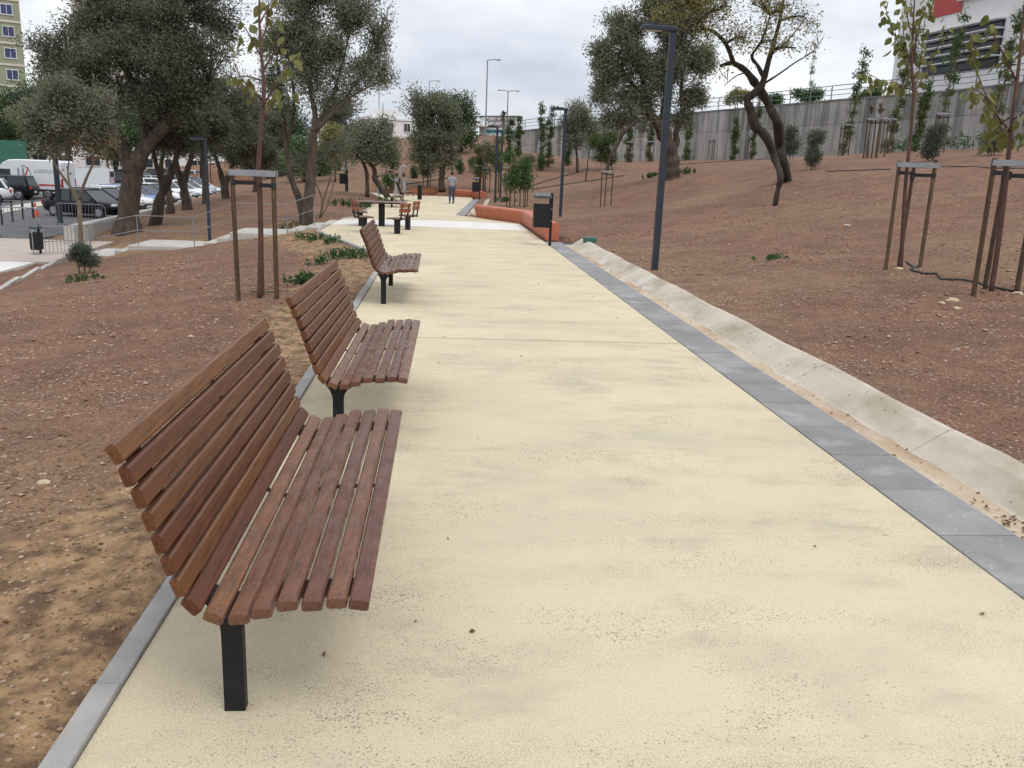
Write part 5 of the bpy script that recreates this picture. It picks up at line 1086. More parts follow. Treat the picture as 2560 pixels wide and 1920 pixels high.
skinned('tshirt', [bv[i] for i in (1, 2, 3)] + [(0, .02, 1.47), (0, 0, .93), bv[7], (-.225, 0, 1.20), bv[11], (.225, -.01, 1.20)], [(0, 1), (1, 2), (2, 3), (0, 4), (2, 5), (5, 6), (2, 7), (7, 8)], [(.155, .115), (.17, .12), (.115, .09), .068, (.16, .12), .078, .068, .078, .068], 'tshirt', pe)
skinned('jeans', [bv[0], bv[15], bv[16], (-.105, -.055, .11), bv[18], bv[19], (.115, .225, .15)], [(0, 1), (1, 2), (2, 3), (0, 4), (4, 5), (5, 6)], [(.152, .112), .10, .076, .06, .10, .076, .06], 'jeans', pe)
skinned('hair', [(0, .015, 1.64), (0, .01, 1.70), (0, -.02, 1.66), (0, -.03, 1.59)], [(0, 1), (0, 2), (2, 3)], [.088, .078, .08, .055], 'hair', pe)
for x, y, z, rx in ((-.105, -.06, .06, 0), (.115, .24, .085, 35)):
    mb = MB(); mb.bbox((x, y + .06, z - .015), (.095, .27, .09), .03, M3=Matrix.Rotation(R(-rx), 3, 'X')); mb.build('shoe', 'shoe', pe)
for s in (-1, 1):
    mb = MB(); mb.bbox((s * .086, .03, 1.615), (.02, .04, .06), .008); mb.build('ear', 'skin', pe)
mb = MB(); mb.bbox((0, .125, 1.60), (.03, .04, .045), .01); mb.build('nose', 'skin', pe)

# ================================================================== CAR PARK
def car(label, loc, head, colour, L_=4.3, W_=1.76, H_=1.48, kind='hatch', group='cars parked beyond the low wall', rough=.28):
    key = 'paint_%02d_%02d_%02d' % tuple(int(c * 99) for c in colour)
    if key not in M: M[key] = mat(key, colour, tuple(c * .93 for c in colour), 3, rough, coat=.04, spec=.14)
    r = empty('parked_car', loc, head, label, 'car', group); hl = L_ / 2; w2 = W_ / 2
    belt = .62 * H_; hood = .60 * H_ if kind != 'suv' else .63 * H_; tail = {'hatch': .64 * H_, 'sedan': .63 * H_, 'suv': .66 * H_, 'van': .62 * H_}[kind]
    st_ = [(-hl, .40, tail * .86, .80), (-hl + .12, .30, tail * .97, .92), (-hl + .5, .22, tail, .99), (-.3, .20, belt, 1.0), (hl - 1.25, .20, belt - .01, 1.0), (hl - .85, .20, hood, .99), (hl - .25, .24, hood * .90, .93), (hl - .03, .32, hood * .74, .80), (hl, .38, hood * .62, .74)]
    V = []; m_ = 10
    for x, zb, zt, k in st_:
        w_ = w2 * k; hw = [(-w_ * .86, zb), (-w_, zb + .16), (-w_ * 1.0, zt - .18), (-w_ * .95, zt - .05), (-w_ * .80, zt), (w_ * .80, zt), (w_ * .95, zt - .05), (w_, zt - .18), (w_, zb + .16), (w_ * .86, zb)]
        V += [(x, a, z) for a, z in hw]
    Fc = [tuple(range(m_)), tuple(range((len(st_) - 1) * m_, len(st_) * m_))]
    for i in range(len(st_) - 1): Fc += [(i * m_ + q, i * m_ + (q + 1) % m_, (i + 1) * m_ + (q + 1) % m_, (i + 1) * m_ + q) for q in range(m_)]
    mb = MB(); mb.add(V, Fc); body = mb.build('body', key, r, smooth=True)
    # greenhouse
    rx0, rx1 = {'hatch': (-hl + .10, -hl + .50), 'sedan': (-hl + .55, -hl + 1.15), 'suv': (-hl + .08, -hl + .32), 'van': (-hl + .04, -hl + .1)}[kind]
    fx0, fx1 = hl - 1.0, hl - 1.85; zt = H_ - .03; wb, wt = w2 * .93, w2 * .74; zb = belt - .04
    gl = [(rx0, -wb, zb), (fx0, -wb, zb), (fx0, wb, zb), (rx0, wb, zb), (rx1, -wt, zt), (fx1, -wt, zt), (fx1, wt, zt), (rx1, wt, zt)]
    mb = MB(); mb.add(gl, [(0, 3, 2, 1), (4, 5, 6, 7), (0, 1, 5, 4), (1, 2, 6, 5), (2, 3, 7, 6), (3, 0, 4, 7)]); gh = mb.build('windows', 'glass', r)
    mb = MB(); nx_ = 5; V = []
    for i in range(nx_):
        t_ = i / (nx_ - 1); x = rx1 - .03 + (fx1 + .04 - rx1 + .03) * t_; zz = zt + .004 + .035 * math.sin(math.pi * (.12 + .76 * t_))
        V += [(x, -wt - .012, zt - .03), (x, -wt * .8, zz), (x, wt * .8, zz), (x, wt + .012, zt - .03)]
    mb.add(V, [(i * 4 + q, i * 4 + q + 1, i * 4 + 5 + q, i * 4 + 4 + q) for i in range(nx_ - 1) for q in range(3)]); mb.build('roof', key, r, smooth=True)
    for s in (-1, 1):                                                     # pillars
        for a, b_, wd in (((fx0, s * wb, zb), (fx1, s * wt, zt), .04), ((.5 * (fx0 + rx0) - .1, s * wb, zb), (.5 * (fx1 + rx1) - .1, s * wt, zt), .045), ((rx0 + .12, s * wb, zb), (rx1 + .05, s * wt, zt), .075)):
            mb = MB(); mb.tube([Vector(a) + Vector((0, s * .004, 0)), Vector(b_) + Vector((0, s * .004, 0))], wd, 5); mb.build('pillar', key, r)
        wr_ = .30 if kind != 'suv' else .34
        for x in (-hl + .82, hl - .85):
            mb = MB(); mb.tube([(0, -.11, 0), (0, -.10, 0), (0, .10, 0), (0, .11, 0)], [wr_ * .9, wr_, wr_, wr_ * .9], 18); wh = mb.build('wheel', 'tyre', r, (x, s * (w2 - .10), wr_))
            mb = MB(); mb.tube([(0, s * .10, 0), (0, s * .118, 0)], [wr_ * .68, wr_ * .60], 12); mb.build('rim', 'rim', wh)
        mb = MB(); mb.bbox((hl - .10, s * w2 * .66, hood * .80), (.20, .36, .14), .05); mb.build('headlight', 'head', r)
        mb = MB(); mb.bbox((-hl + .06, s * w2 * .80, tail * .78), (.14, .20, .22), .03); mb.build('tail_light', 'tail', r)
        mb = MB(); mb.bbox((fx0 - .18, s * (w2 + .07), zb + .08), (.12, .16, .11), .03); mb.build('wing_mirror', key, r)
    mb = MB(); mb.bbox((hl - .015, 0, .42), (.05, W_ * .5, .14), .02); mb.build('grille', 'plastic', r)
    mb = MB(); mb.bbox((hl + .012, 0, .36), (.012, .50, .11), .003); mb.bbox((-hl - .005, 0, .55), (.012, .50, .11), .003); mb.build('number_plate', 'white_paint', r)
    return r
BLK, WHT, SIL, BLU, GRY, NAV, RED_ = (.012, .012, .015), (.72, .73, .74), (.42, .44, .46), (.16, .24, .42), (.09, .095, .10), (.02, .03, .06), (.30, .03, .03)
# first row: noses towards the low wall
f0, r0 = gz(300, 547, CP_Z), gz(146, 537, CP_Z); hd = math.atan2(f0[1] - r0[1], f0[0] - r0[0])
c0 = (f0 + r0) / 2; wallv = np.array([dv[0], dv[1], 0])
print('car row', f0, r0, math.degrees(hd), dv)
row = [(BLK, 'sedan', 'glossy black saloon parked nose to the low wall, foremost of its row'), (SIL, 'hatch', 'silver hatchback right beside the black saloon'), (WHT, 'hatch', 'white hatchback with roof bars behind the silver one'), (BLU, 'hatch', 'pale blue car peeking between the olive trunks'),
       (GRY, 'hatch', 'dark grey car next to the pale blue one'), (WHT, 'sedan', 'white saloon facing the low wall behind the slender olives'), (WHT, 'suv', 'white off-roader facing the low wall beside the curved trunk'), (SIL, 'hatch', 'silver car just past the slim lamp post'),
       (WHT, 'hatch', 'white hatchback beyond the straight olive trunk'), (WHT, 'sedan', 'white saloon beyond the forked olive'), (SIL, 'suv', 'silver off-roader far along the low wall'), (WHT, 'hatch', 'white car at the far end of the row by the low wall')]
for i, (cl_, kd, lab) in enumerate(row):
    p = c0 + wallv * (2.75 * i + (0 if i == 0 else .5)); p[2] = CP_Z
    car(lab, p, hd + (random.Random(i).uniform(-.04, .04)), cl_, 4.5 if kd == 'sedan' else 4.2, 1.8, 1.46 if kd != 'suv' else 1.72, kd)
# second row behind, tails towards the first
row2 = [((228, 470), WHT, 'hatch', 'white hatchback parked behind the black saloon, tail lamp showing'), ((262, 462), GRY, 'hatch', 'dark grey hatchback between two white cars in the back row'), ((292, 458), WHT, 'suv', 'white estate car in the back row under the trees'), ((285, 474), BLK, 'hatch', 'low black car between the rows'),
        ((390, 455), BLK, 'suv', 'dark off-roader seen behind the slender leaning olive'), ((415, 468), WHT, 'hatch', 'white hatchback between the slender olives'), ((345, 462), GRY, 'sedan', 'grey saloon behind the big olive trunk'), ((440, 450), RED_, 'hatch', 'small dark red car in the back row'), ((490, 448), WHT, 'hatch', 'white car in the back row near the straight olive'), ((535, 442), SIL, 'hatch', 'silver car in the back row near the forked olive'), ((330, 452), WHT, 'hatch', 'white car half hidden by the big olive trunk'), ((372, 478), SIL, 'sedan', 'silver saloon in the aisle between the slender olives'), ((462, 460), WHT, 'suv', 'tall white car in the aisle behind the curved trunk'), ((214, 458), SIL, 'suv', 'silver off-roader next to the plain white van')]
for i, ((px, py), cl_, kd, lab) in enumerate(row2):
    p = gz(px, py, CP_Z); car(lab, p, hd + math.pi + random.Random(50 + i).uniform(-.25, .15), cl_, 4.3, 1.8, 1.46 if kd != 'suv' else 1.7, kd)
p = gz(10, 506, CP_Z); car('white hatchback tail beside the bollards', p + np.array([-1.6, 0, 0]), R(200), WHT, 4.0, 1.75, 1.48)
p = gz(30, 500, CP_Z); car('black estate car in front of the white lettered van', p + np.array([-1.2, .8, 0]), R(186), BLK, 4.7, 1.85, 1.62, 'suv')
# white van with lettering
vb = gz(118, 498, CP_Z); vb = vb + np.array([-1.75, 1.2, 0])
van = empty('delivery_van', vb, R(176), 'white long delivery van with a red swoosh and grey lettering on its side', 'van'); hl, w2, H_ = 2.95, 1.0, 2.62
prof = [(-hl, .45), (hl - .5, .42), (hl, .55), (hl, 1.0), (hl - .25, 1.25), (hl - 1.05, 1.45), (hl - 1.75, 2.35), (hl - 2.2, H_ - .05), (hl - 2.8, H_), (-hl + .15, H_), (-hl, H_ - .15)]
mb = MB(); V = []
for s, k in ((-w2, .0), (-w2 + .12, .06), (w2 - .12, .06), (w2, .0)): V += [(x, s, z + (k if z > 1 else 0)) for x, z in prof]
n = len(prof); Fc = [tuple(range(n)), tuple(range(3 * n, 4 * n))]
for i in range(3): Fc += [(i * n + q, i * n + (q + 1) % n, (i + 1) * n + (q + 1) % n, (i + 1) * n + q) for q in range(n)]
M['van_white'] = mat('van_white', (.70, .71, .73), (.66, .67, .69), 2, .35, coat=.4)
mb.add(V, Fc); mb.build('body', 'van_white', van)
for s in (-1, 1):
    mb = MB(); mb.bbox((hl - 1.95, s * w2, 1.72), (.75, .03, .55), .01); mb.build('side_window', 'glass', van)
    mb = MB(); mb.box((-.1, s * (w2 + .006), .60), (4.6, .015, .16)); mb.build('sill', 'plastic', van)
    for x in (-hl + 1.1, hl - .95):
        mb = MB(); mb.tube([(0, -.12, 0), (0, -.11, 0), (0, .11, 0), (0, .12, 0)], [.31, .35, .35, .31], 18); wh = mb.build('wheel', 'tyre', van, (x, s * (w2 - .09), .35)); mb = MB(); mb.tube([(0, s * .115, 0), (0, s * .135, 0)], [.24, .2], 12); mb.build('rim', 'rim', wh)
    mb = MB(); mb.box((-hl + .03, s * (w2 - .06), 1.05), (.10, .14, .75)); mb.build('tail_light', 'tail', van)
    mb = MB(); mb.bbox((hl - 1.45, s * (w2 + .14), 1.6), (.12, .2, .3), .03); mb.build('wing_mirror', 'plastic', van)
mb = MB(); mb.add([(hl - 1.02, -w2 + .15, 1.52), (hl - 1.02, w2 - .15, 1.52), (hl - 1.70, w2 - .2, 2.34), (hl - 1.70, -w2 + .2, 2.34)], [(0, 1, 2, 3)]); mb.build('windscreen', 'glass', van)
sg = 1                                                                   # side facing the path
M['van_red'] = mat('van_red', (.50, .02, .02), (.46, .018, .018), 4, .4); M['van_grey'] = mat('van_grey', (.22, .24, .27), (.26, .28, .31), 4, .4)
yv = w2 + .008
mb = MB(); mb.box((-2.1, yv, .98), (1.6, .012, .10)); mb.build('red_stripe', 'van_red', van)
def arc(name, cx, cz, rx, rz, a0, a1, wd0, wd1, m, off=0.0):
    V = []; k = 16
    for i in range(k + 1):
        a = R(a0 + (a1 - a0) * i / k); t_ = i / k; wd = wd0 + (wd1 - wd0) * t_
        for s in (-.5, .5): V.append((cx - (rx + s * wd) * math.cos(a), yv + off, cz + (rz + s * wd) * math.sin(a)))
    mb = MB(); mb.add(V, [(2 * i, 2 * i + 1, 2 * i + 3, 2 * i + 2) for i in range(k)]); return mb.build(name, m, van)
arc('grey_swoosh', -.28, 1.62, .52, .62, 100, -50, .10, .03, 'van_grey', .004); arc('red_swoosh', .45, 2.35, 1.1, 1.15, -10, -88, .07, .16, 'van_red', .006)
for x in (.05, -.28): mb = MB(); mb.box((x, yv, 1.72), (.13, .012, .78)); mb.build('logo_bar', 'van_grey', van)
cu = bpy.data.curves.new('lettering', 'FONT'); cu.body = 'LUSOCOK'; cu.size = .34; cu.extrude = .003; cu.align_x = 'LEFT'
to = bpy.data.objects.new('tmp', cu); col.objects.link(to); dg = bpy.context.evaluated_depsgraph_get(); tm = bpy.data.meshes.new_from_object(to.evaluated_get(dg)); bpy.data.objects.remove(to); tm.materials.clear(); tm.name = 'lettering'
link('lettering', tm, 'van_grey', van, (-1.02, yv + .006, 1.80), (R(90), 0, R(180)))
# second plain white van
v2 = gz(190, 478, CP_Z); van2 = empty('box_van', v2 + np.array([0, 3.0, 0]), R(185), 'plain white small van behind the white lettered van', 'van')
mb = MB(); pr = [(-2, .4), (2, .4), (2.1, .9), (1.5, 1.15), (1.0, 1.8), (.7, 1.95), (-1.9, 1.98), (-2, 1.8)]; mb.prism(pr, -.88, .88); mb.build('body', 'van_white', van2)
for s in (-1, 1):
    for x in (-1.3, 1.3): mb = MB(); mb.tube([(x, s * .78, .31), (x, s * .92, .31)], .31, 14); mb.build('wheel', 'tyre', van2)
    mb = MB(); mb.box((-2.01, s * .75, 1.0), (.04, .14, .4)); mb.build('tail_light', 'tail', van2)
mb = MB(); mb.box((-2.015, 0, 1.5), (.03, 1.2, .45)); mb.build('rear_window', 'glass', van2)

# ---- barriers, bollards, cone at the corner of the pavement
def make_barrier(label):
    r = empty('crowd_barrier', (0, 0, 0), label=label, cat='barrier', group='galvanised crowd barriers by the pavement'); w_ = 1.1
    mb = MB(); mb.tube([(-w_, 0, .1), (-w_, 0, .95), (-w_ + .08, 0, 1.06), (-w_ + .18, 0, 1.1), (w_ - .18, 0, 1.1), (w_ - .08, 0, 1.06), (w_, 0, .95), (w_, 0, .1)], .021, 7, False); mb.tube([(-w_, 0, .22), (w_, 0, .22)], .018, 6); mb.build('frame', 'galv', r)
    me_ = MB().tube([(0, 0, .22), (0, 0, 1.09)], .010, 5).mesh('bar')
    for k in range(14): link('bar', me_, 'galv', r, (-w_ + .15 + k * .146, 0, 0))
    for s in (-1, 1): mb = MB(); mb.tube([(s * .8, -.3, .0), (s * .8, -.28, .04), (s * .8, 0, .22), (s * .8, .28, .04), (s * .8, .3, 0)], .014, 5); mb.build('foot', 'galv', r)
    return r
q1 = gz(40, 590, CP_Z + .03); ba_ = make_barrier('galvanised crowd barrier across the pavement before the bollards'); ba_.location = q1; ba_.rotation_euler.z = R(4); ba_.scale = (1.0, 1, 1)
q2 = gz(-60, 592, CP_Z + .03); copy_tree(ba_, q2, R(2), 'galvanised crowd barrier running out past the bollards')
q3 = gz(205, 574, CP_Z + .03); copy_tree(ba_, q3, R(-6), 'galvanised crowd barrier in front of the black saloon')
q4 = gnd(160, 648); mb4 = copy_tree(ba_, q4, R(62), 'galvanised crowd barrier turned end-on at the foot of the steps')
for i, (px, py) in enumerate(((5, 562), (32, 555), (59, 549), (84, 545))):
    p = gz(px, py, CP_Z); mb = MB(); mb.tube([(0, 0, -.05), (0, 0, .92), (0, 0, .98), (0, 0, 1.0)], [.055, .055, .045, .02], 10)
    r = empty('bollard', p, label=['black bollard at the end of the line by the pavement edge', 'black bollard between the end bollard and the cone', 'black bollard one short of the orange cone', 'black bollard right beside the orange cone'][i], cat='bollard', group='black bollards by the pavement')
    mb.build('post', 'plastic', r); mb = MB(); mb.tube([(0, 0, .80), (0, 0, .86)], .057, 10); mb.build('band', 'galv', r)
p = gz(90, 541, CP_Z); r = empty('traffic_cone', p, label='orange traffic cone beside the last bollard', cat='cone'); M['cone'] = mat('cone_orange', (.62, .10, .03), (.55, .08, .03), 6, .5)
mb = MB(); mb.tube([(0, 0, .03), (0, 0, .72)], [.16, .03], 14); mb.build('cone', 'cone', r); mb = MB(); mb.bbox((0, 0, .015), (.38, .38, .03), .01); mb.build('base', 'cone', r); mb = MB(); mb.tube([(0, 0, .36), (0, 0, .48)], [.103, .081], 14); mb.build('white_band', 'white_paint', r)

# ================================================================== BACKGROUND
# trees closing the far side of the car park
for i, (X, Y, h, rr_, lm, lab) in enumerate([(-42, 87, 10.5, 4.5, 'leaf_pine', 'dense dark tree at the far left edge of the car park behind the vans'), (-36.5, 89, 11, 4.6, 'leaf_olive_dark', 'dense dark tree behind the white lettered van'), (-31, 92, 10, 4.4, 'leaf_pine', 'dark leafy tree behind the back row of cars'), (-26, 97, 10.5, 4.6, 'leaf_olive_dark', 'dark tree beyond the cars behind the big olive'),
     (-20, 104, 9.5, 4.4, 'leaf_pine', 'dark tree far beyond the car park between olive trunks'), (-47.5, 94, 11, 4.8, 'leaf_olive_dark', 'dark tree by the green sports fence'), (-13, 112, 7, 4.0, 'leaf_olive', 'olive-green tree on the mound top behind the staked sapling'), (-36, 100, 12.5, 4.5, 'leaf_green', 'taller green tree rising behind the dark trees'), (-18, 92, 5.5, 3.0, 'leaf_olive', 'low olive tree on the edge of the mound by the car park')]):
    b = np.array([X, Y, h1(X, Y)]); rg = np.random.RandomState(300 + i)
    bl = [((X + rg.normal() * rr_ * .5, Y + rg.normal() * rr_ * .4, b[2] + h * rg.uniform(.38, .92)), (rr_ * .5, rr_ * .5, h * .16), 1.0) for _ in range(9)]
    tree('background_tree', lab, b, [([b, b + np.array([.2, 0, h * .35]), b + np.array([.1, 0, h * .7])], [.28, .22, .1])], bl, 260, 34, (.34, .15), lm, spread=.55, seed=310 + i, sides=6, group=None)
def wall_box(mb, c, d, rz=0): mb.box(c, d, rz); return mb
# green sports fence far left
fx = np.array([-42.5, 80, CP_Z]); gf = empty('sports_fence', fx, R(10), 'green mesh sports fence behind the vans', 'fence'); M['fence_green'] = mat('fence_green', (.03, .12, .085), (.04, .15, .10), 2, .6)
for k in range(5): mb = MB(); mb.tube([(-6 + 3 * k, 0, 0), (-6 + 3 * k, 0, 4.2)], .06, 6); mb.build('post', 'fence_green', gf)
for k in range(4):
    mb = MB(); mb.box((-4.5 + 3 * k, 0, 3.1), (2.86, .03, 2.0)); mb.build('screen', 'fence_green', gf)
    mb = MB(); mb.box((-4.5 + 3 * k, 0, 1.0), (2.86, .2, 2.0)); mb.build('panel', 'low_wall', gf)
def building(name, label, c, rz, d, zb, floors, cols, wall, win=(1.2, 1.3), band=None, glass='glass', face='-Y'):
    """box building; windows built as recessed-looking frames + panes on the facade that looks at the park"""
    r = empty(name, (c[0], c[1], zb), rz, label, 'building'); H_ = floors * 3.0
    mb = MB(); mb.box((0, 0, H_ / 2), (d[0], d[1], H_)); mb.build('wall', wall, r); mb = MB(); mb.bbox((0, 0, H_ + .2), (d[0] + .4, d[1] + .4, .4), .05); mb.build('roof', 'white_paint', r)
    for f in range(floors):
        if band: mb = MB(); mb.box((0, -d[1] / 2 - .05, f * 3.0 + .15), (d[0] + .1, .14, .3)); mb.build('floor_band', band, r)
        for k in range(cols):
            x = -d[0] / 2 + (k + .5) * d[0] / cols; wn_ = empty_mesh_window(r, (x, -d[1] / 2, f * 3.0 + 1.75), win, glass)
    return r
def empty_mesh_window(r, p, win, glass):
    mb = MB(); w_, h_ = win
    for dx, dz, ww, hh in ((0, h_ / 2, w_ + .16, .1), (0, -h_ / 2, w_ + .24, .12), (-w_ / 2, 0, .09, h_), (w_ / 2, 0, .09, h_), (0, 0, .06, h_)): mb.box((p[0] + dx, p[1] - .05, p[2] + dz), (ww, .12, hh))
    fr = mb.build('window', 'white_paint', r); mb = MB(); mb.box((p[0], p[1] - .012, p[2]), (w_ - .04, .02, h_ - .04)); mb.build('pane', glass, fr); return fr
# sage green block and cream tower behind the left olives
c = at(20, 60, 135); building('apartment_block', 'sage green apartment block with pale floor bands behind the left olives', (c[0] - 14.0, 139.5), R(30), (24, 12), -1, 11, 7, 'green_plaster', (1.5, 1.4), 'cream', 'blue_glass')
c = at(172, 40, 190); building('apartment_tower', 'cream apartment tower glimpsed between the olive crowns', (c[0] + 6, 200), R(15), (16, 14), 0, 12, 5, 'cream', (1.3, 1.4))
c = at(450, 380, 150); building('office_block', 'pale low block seen between the olive trunks beyond the car park', (c[0] - 4, 155), R(8), (40, 12), -1, 4, 10, 'white_paint', (2.2, 1.5))
# white house on the hill in the middle
c = at(975, 318, 175); hb = building('white_house', 'white modern house on the hill between the centre trees', (c[0] - 1.0, 180), R(14), (10, 8), at(975, 380, 175)[2], 2, 3, 'white_paint', (1.3, 1.6))
mb = MB(); mb.prism([(-3.8, 6.4), (-2.8, 8.0), (2.2, 8.0), (3.2, 6.4)], -3.0, 3.0); mb.build('roof_storey', 'white_paint', hb); mb = MB(); mb.tube([(-1.5, 0, 8), (-1.5, 0, 18)], .09, 6); mb.build('mast', 'galv', hb)
M['red_fascia'] = mat('red_fascia', (.35, .06, .05), (.3, .05, .045), 3, .7); mb = MB(); mb.box((6.2, -4.1, 2.0), (3, .4, .5)); mb.build('shop_fascia', 'red_fascia', hb); mb = MB(); mb.box((6.2, -1.2, .8), (3, 5, 1.9)); mb.build('shop', 'cream', hb)
# big white building on the right: red panel, shaded window wall
pL = at(2225, 230, 104); pR = at(2720, 150, 76); dxy = (pR - pL)[:2]; Lb = float(np.linalg.norm(dxy)); az = math.atan2(dxy[1], dxy[0])
zb = 7.5; wbld = empty('white_building', (pL[0], pL[1], zb), az, 'large white building with a red panel and a shaded window wall above the retaining wall', 'building')
inv = Matrix.Rotation(-az, 3, 'Z')
def loc_(px, py):
    """pixel on the facade plane -> local x,z"""
    d = ray(px, py); nrm = np.array([math.sin(az), -math.cos(az)]); t_ = ((pL[:2] - EYE[:2]) @ nrm) / (d[:2] @ nrm); P_ = EYE + d * t_; q = inv @ Vector((P_[0] - pL[0], P_[1] - pL[1], 0)); return q.x, P_[2] - zb
mb = MB(); mb.box((Lb / 2, 9, 12), (Lb, 18, 24)); mb.build('wall', 'white_paint', wbld)
x0, z1 = loc_(2322, 88); _, z0 = loc_(2308, 190); x1, _ = loc_(2503, 100)
print('bld', Lb, x0, x1, z0, z1)
mb = MB(); mb.box(((x0 + x1) / 2, -.02, (z0 + z1) / 2), (x1 - x0 + .3, .12, z1 - z0 + .3)); wf = mb.build('window_wall', 'plastic', wbld)
for rI in range(5):
    zz = z0 + (z1 - z0) * (rI + .5) / 5
    for k in range(4): mb = MB(); wx = (x1 - x0) / 4; mb.box((x0 + (k + .5) * wx, -.095, zz), (wx - .12, .03, (z1 - z0) / 5 - .14)); mb.build('pane', 'glass', wf)
    mb = MB(); mb.bbox(((x0 + x1) / 2 - .1, -.55, z0 + (z1 - z0) * (rI + 1) / 5 + .02), (x1 - x0 + .9, .9, .10), .02); mb.build('sun_shade', 'white_paint', wbld)
xa, za = loc_(2332, 46); xb, _ = loc_(2404, 30); mb = MB(); mb.box(((xa + xb) / 2, -.06, za + 4), (xb - xa, .14, 8)); mb.build('red_panel', 'red_paint', wbld)
mb = MB(); mb.box((xb + 6, -.05, za + 3.6), (7, .12, 3.2)); mb.build('dark_glazing', 'glass', wbld)
for k in range(3): mb = MB(); mb.box((xb + 1.2 + k * 3, -.30, za + 1.1), (2.9, .5, .18)); mb.build('ledge', 'white_paint', wbld)
M['mural'] = mat('blue_mural', (.10, .24, .34), (.45, .52, .56), 1.4, .8, coords='World', detail=3, lo=.42, hi=.5)
mb = MB(); mb.box((x0 + 4.5, -.05, 1.4), (x1 - x0 + 8, .12, 1.6)); mb.build('mural_band', 'mural', wbld)
# hedges on the upper level, seen through the railing
for i, (px, py, rx, ry, lab) in enumerate(((1935, 250, 22, 14, 'round green bush behind the railing beside the twisted tree'), (2020, 238, 48, 16, 'broad low green bush on the upper level behind the railing'), (1845, 240, 30, 20, 'thin dry bush behind the railing'), (2180, 235, 30, 12, 'low bush behind the railing near the white building'))):
    Yq = 92; b = at(px, py + ry, Yq); tree('hedge_bush', lab, b, [([b + np.array([0, 0, -1]), at(px, py, Yq)], [.06, .02])], [blob(px, py, rx, ry, Yq, 1)], 90, 30, (.24, .11), 'leaf_green' if i != 2 else 'leaf_yellow', spread=.3, seed=400 + i, cat='bush', twr=.02)
# white sign board, canopy, ticket column, palm at the end of the wall
sb = at(1198, 342, 128); se = at(1292, 356, 124); zt_ = at(1198, 292, 128)[2]; d = (se - sb)[:2]; Lq = float(np.linalg.norm(d)); az2 = math.atan2(d[1], d[0]); hS = zt_ - sb[2]
sgn_ = empty('sign_board', sb, az2, 'large white ribbed hoarding with dark script and a teal band above the earth bank', 'sign')
for k in range(12): mb = MB(); mb.bbox(((k + .5) * Lq / 12, 0, hS / 2), (Lq / 12 - .03, .12, hS), .02); mb.build('panel', 'white_paint', sgn_)
for k in range(3): mb = MB(); mb.tube([(k * Lq / 2 * .98 + .1, .2, -3), (k * Lq / 2 * .98 + .1, .2, hS)], .1, 6); mb.build('post', 'galv', sgn_)
mb = MB(); mb.bbox((Lq / 2, 0, hS + .08), (Lq + .6, .5, .14), .03); mb.build('cap', 'rail_paint', sgn_)
for rI in range(2):                                                     # two lines of handwriting-like script
    mb = MB(); pts_ = [(Lq * .20 + i * .075, -.085, hS * (.80 - .24 * rI) + .22 * math.sin(i * 1.15 + rI) * (1 + .6 * math.sin(i * .37 + 2 * rI))) for i in range(52)]; mb.tube(pts_, .045, 4); mb.build('script', 'plastic', sgn_)
M['teal'] = mat('teal_paint', (.03, .22, .30), (.05, .28, .36), 3, .6); mb = MB(); mb.box((Lq * .56, -.075, hS * .28), (Lq * .72, .03, hS * .16)); mb.build('teal_band', 'teal', sgn_)
p = at(1186, 352, 118); kc = empty('ticket_column', p, label='white column with a wider head beside the hoarding', cat='column'); mb = MB(); mb.bbox((0, 0, 1.1), (.42, .42, 2.4), .04); mb.build('shaft', 'white_paint', kc); mb = MB(); mb.bbox((0, 0, 2.65), (.62, .62, .75), .06); mb.build('head', 'white_paint', kc)
p = at(1188, 352, 126); cp = empty('canopy', p, label='small flat white canopy next to the hoarding', cat='canopy'); mb = MB(); mb.bbox((0, 1, 2.1), (3.4, 3, .35), .08); mb.build('roof', 'white_paint', cp)
for sx in (-1.4, 1.4): mb = MB(); mb.tube([(sx, 0, -.5), (sx, 0, 2.1)], .07, 6); mb.build('post', 'rail_paint', cp)
pb = at(1257, 352, 116); ptp = at(1258, 288, 116); pr_ = empty('palm_tree', pb, label='thin palm with a small clipped head before the hoarding', cat='palm'); mb = MB(); ht = ptp[2] - pb[2]; mb.tube([(0, 0, -1), (.05, 0, ht * .5), (0, 0, ht * .9)], [.22, .16, .2], 8); mb.build('trunk', 'bark_pale', pr_)
rg = np.random.RandomState(77); mb = MB()
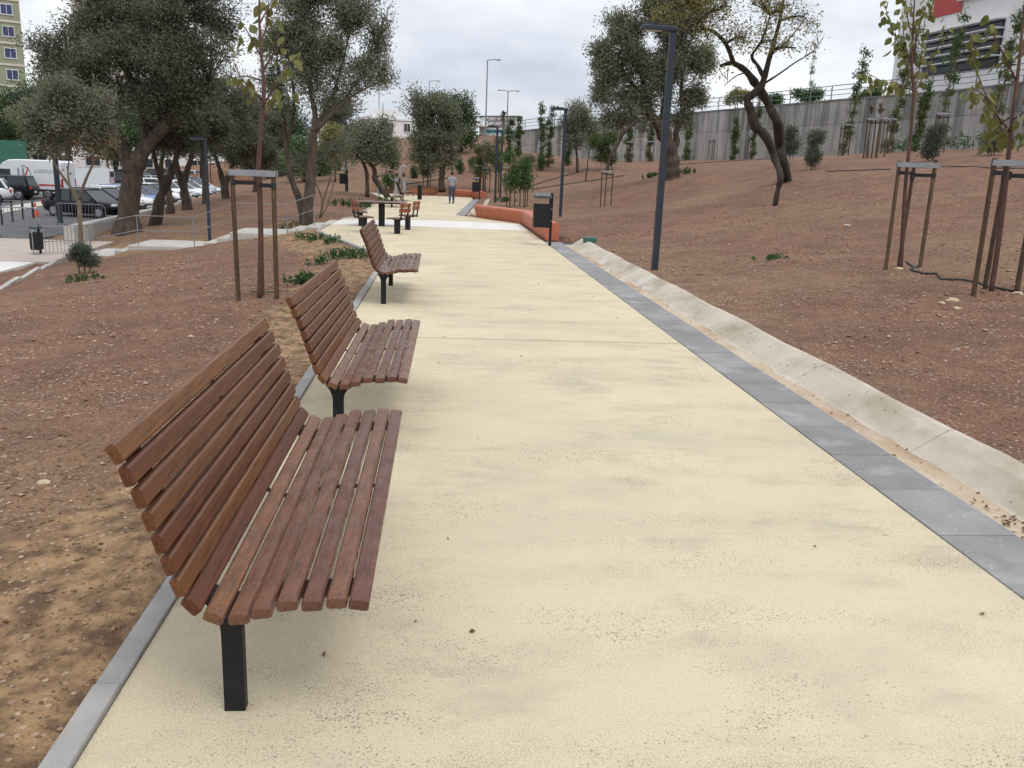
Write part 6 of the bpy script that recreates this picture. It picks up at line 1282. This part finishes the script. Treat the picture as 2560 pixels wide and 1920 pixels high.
for k in range(46):
    u = rg.normal(size=3); u /= np.linalg.norm(u); e = np.array([0, 0, ht * .95]) + u * np.array([.62, .62, .72]); s_v = np.cross(u, [0, 0, 1.0]); s_v = s_v / (np.linalg.norm(s_v) + 1e-6) * .09; o_ = np.array([0, 0, ht * .92]); mb.add([o_ - s_v * .3, o_ + s_v * .3, e + s_v, e * 1.0 + u * .1, e - s_v], [(0, 1, 2, 3, 4)])
mb.build('fronds', 'leaf_shrub', pr_)
# tall road lights behind the hill
def road_light(px, pyb, pyt, Y, arms, label):
    b = at(px, pyb, Y); tp = at(px + (pyb - pyt) * .02, pyt, Y); r = empty('road_light', b, label=label, cat='street light', group='tall road lights on the skyline'); h = tp[2] - b[2]; s = Y / F_PX
    mb = MB(); mb.tube([(0, 0, -6), (0, 0, h)], [.12, .07], 8); mb.build('mast', 'galv', r)
    for a in arms:
        mb = MB(); mb.tube([(0, 0, h), (a * s * .6, 0, h + .12), (a * s * .75, 0, h + .1)], .05, 6); mb.build('arm', 'galv', r); mb = MB(); mb.bbox((a * s * .88, 0, h + .08), (abs(a) * s * .34, .3, .14), .04); mb.build('luminaire', 'galv', r)
road_light(1213, 350, 150, 112, (30,), 'tall thin road light with one arm above the hoarding'); road_light(1266, 350, 228, 125, (26, -24), 'double armed road light behind the palm'); road_light(1072, 300, 203, 150, (24,), 'road light with one arm above the rounded olive'); road_light(1134, 300, 236, 165, (22,), 'low road light peeping over the dark pine')
road_light(957, 350, 258, 150, (), 'bare thin mast beside the white house')

# ---- dry leaves washed into the gutter and a few on the path
rg = np.random.RandomState(91); n = 170
C = np.stack([3.50 + .16 * rg.rand(n), 3.6 + np.concatenate([rg.rand(90) * 1.5, rg.rand(80) * 20]), np.full(n, -.018)], 1)
C = np.concatenate([C, np.stack([rg.uniform(-1, 2.8, 26), rg.uniform(3, 24, 26), np.full(26, .006)], 1)]); n = len(C)
V, Fk = kite(C, np.stack([rg.normal(size=n), rg.normal(size=n), .12 * rg.rand(n)], 1), rg.uniform(.02, .055, n), rg.uniform(.012, .03, n), rg)
V[:, 2] = np.maximum(V[:, 2], np.repeat(C[:, 2], 4) - .002)
tag(link('leaf_litter', fast_mesh('leaf_litter', V, Fk), 'leaf_dry'), 'dry brown leaves lying in the gutter silt', 'leaf litter', kind='stuff')
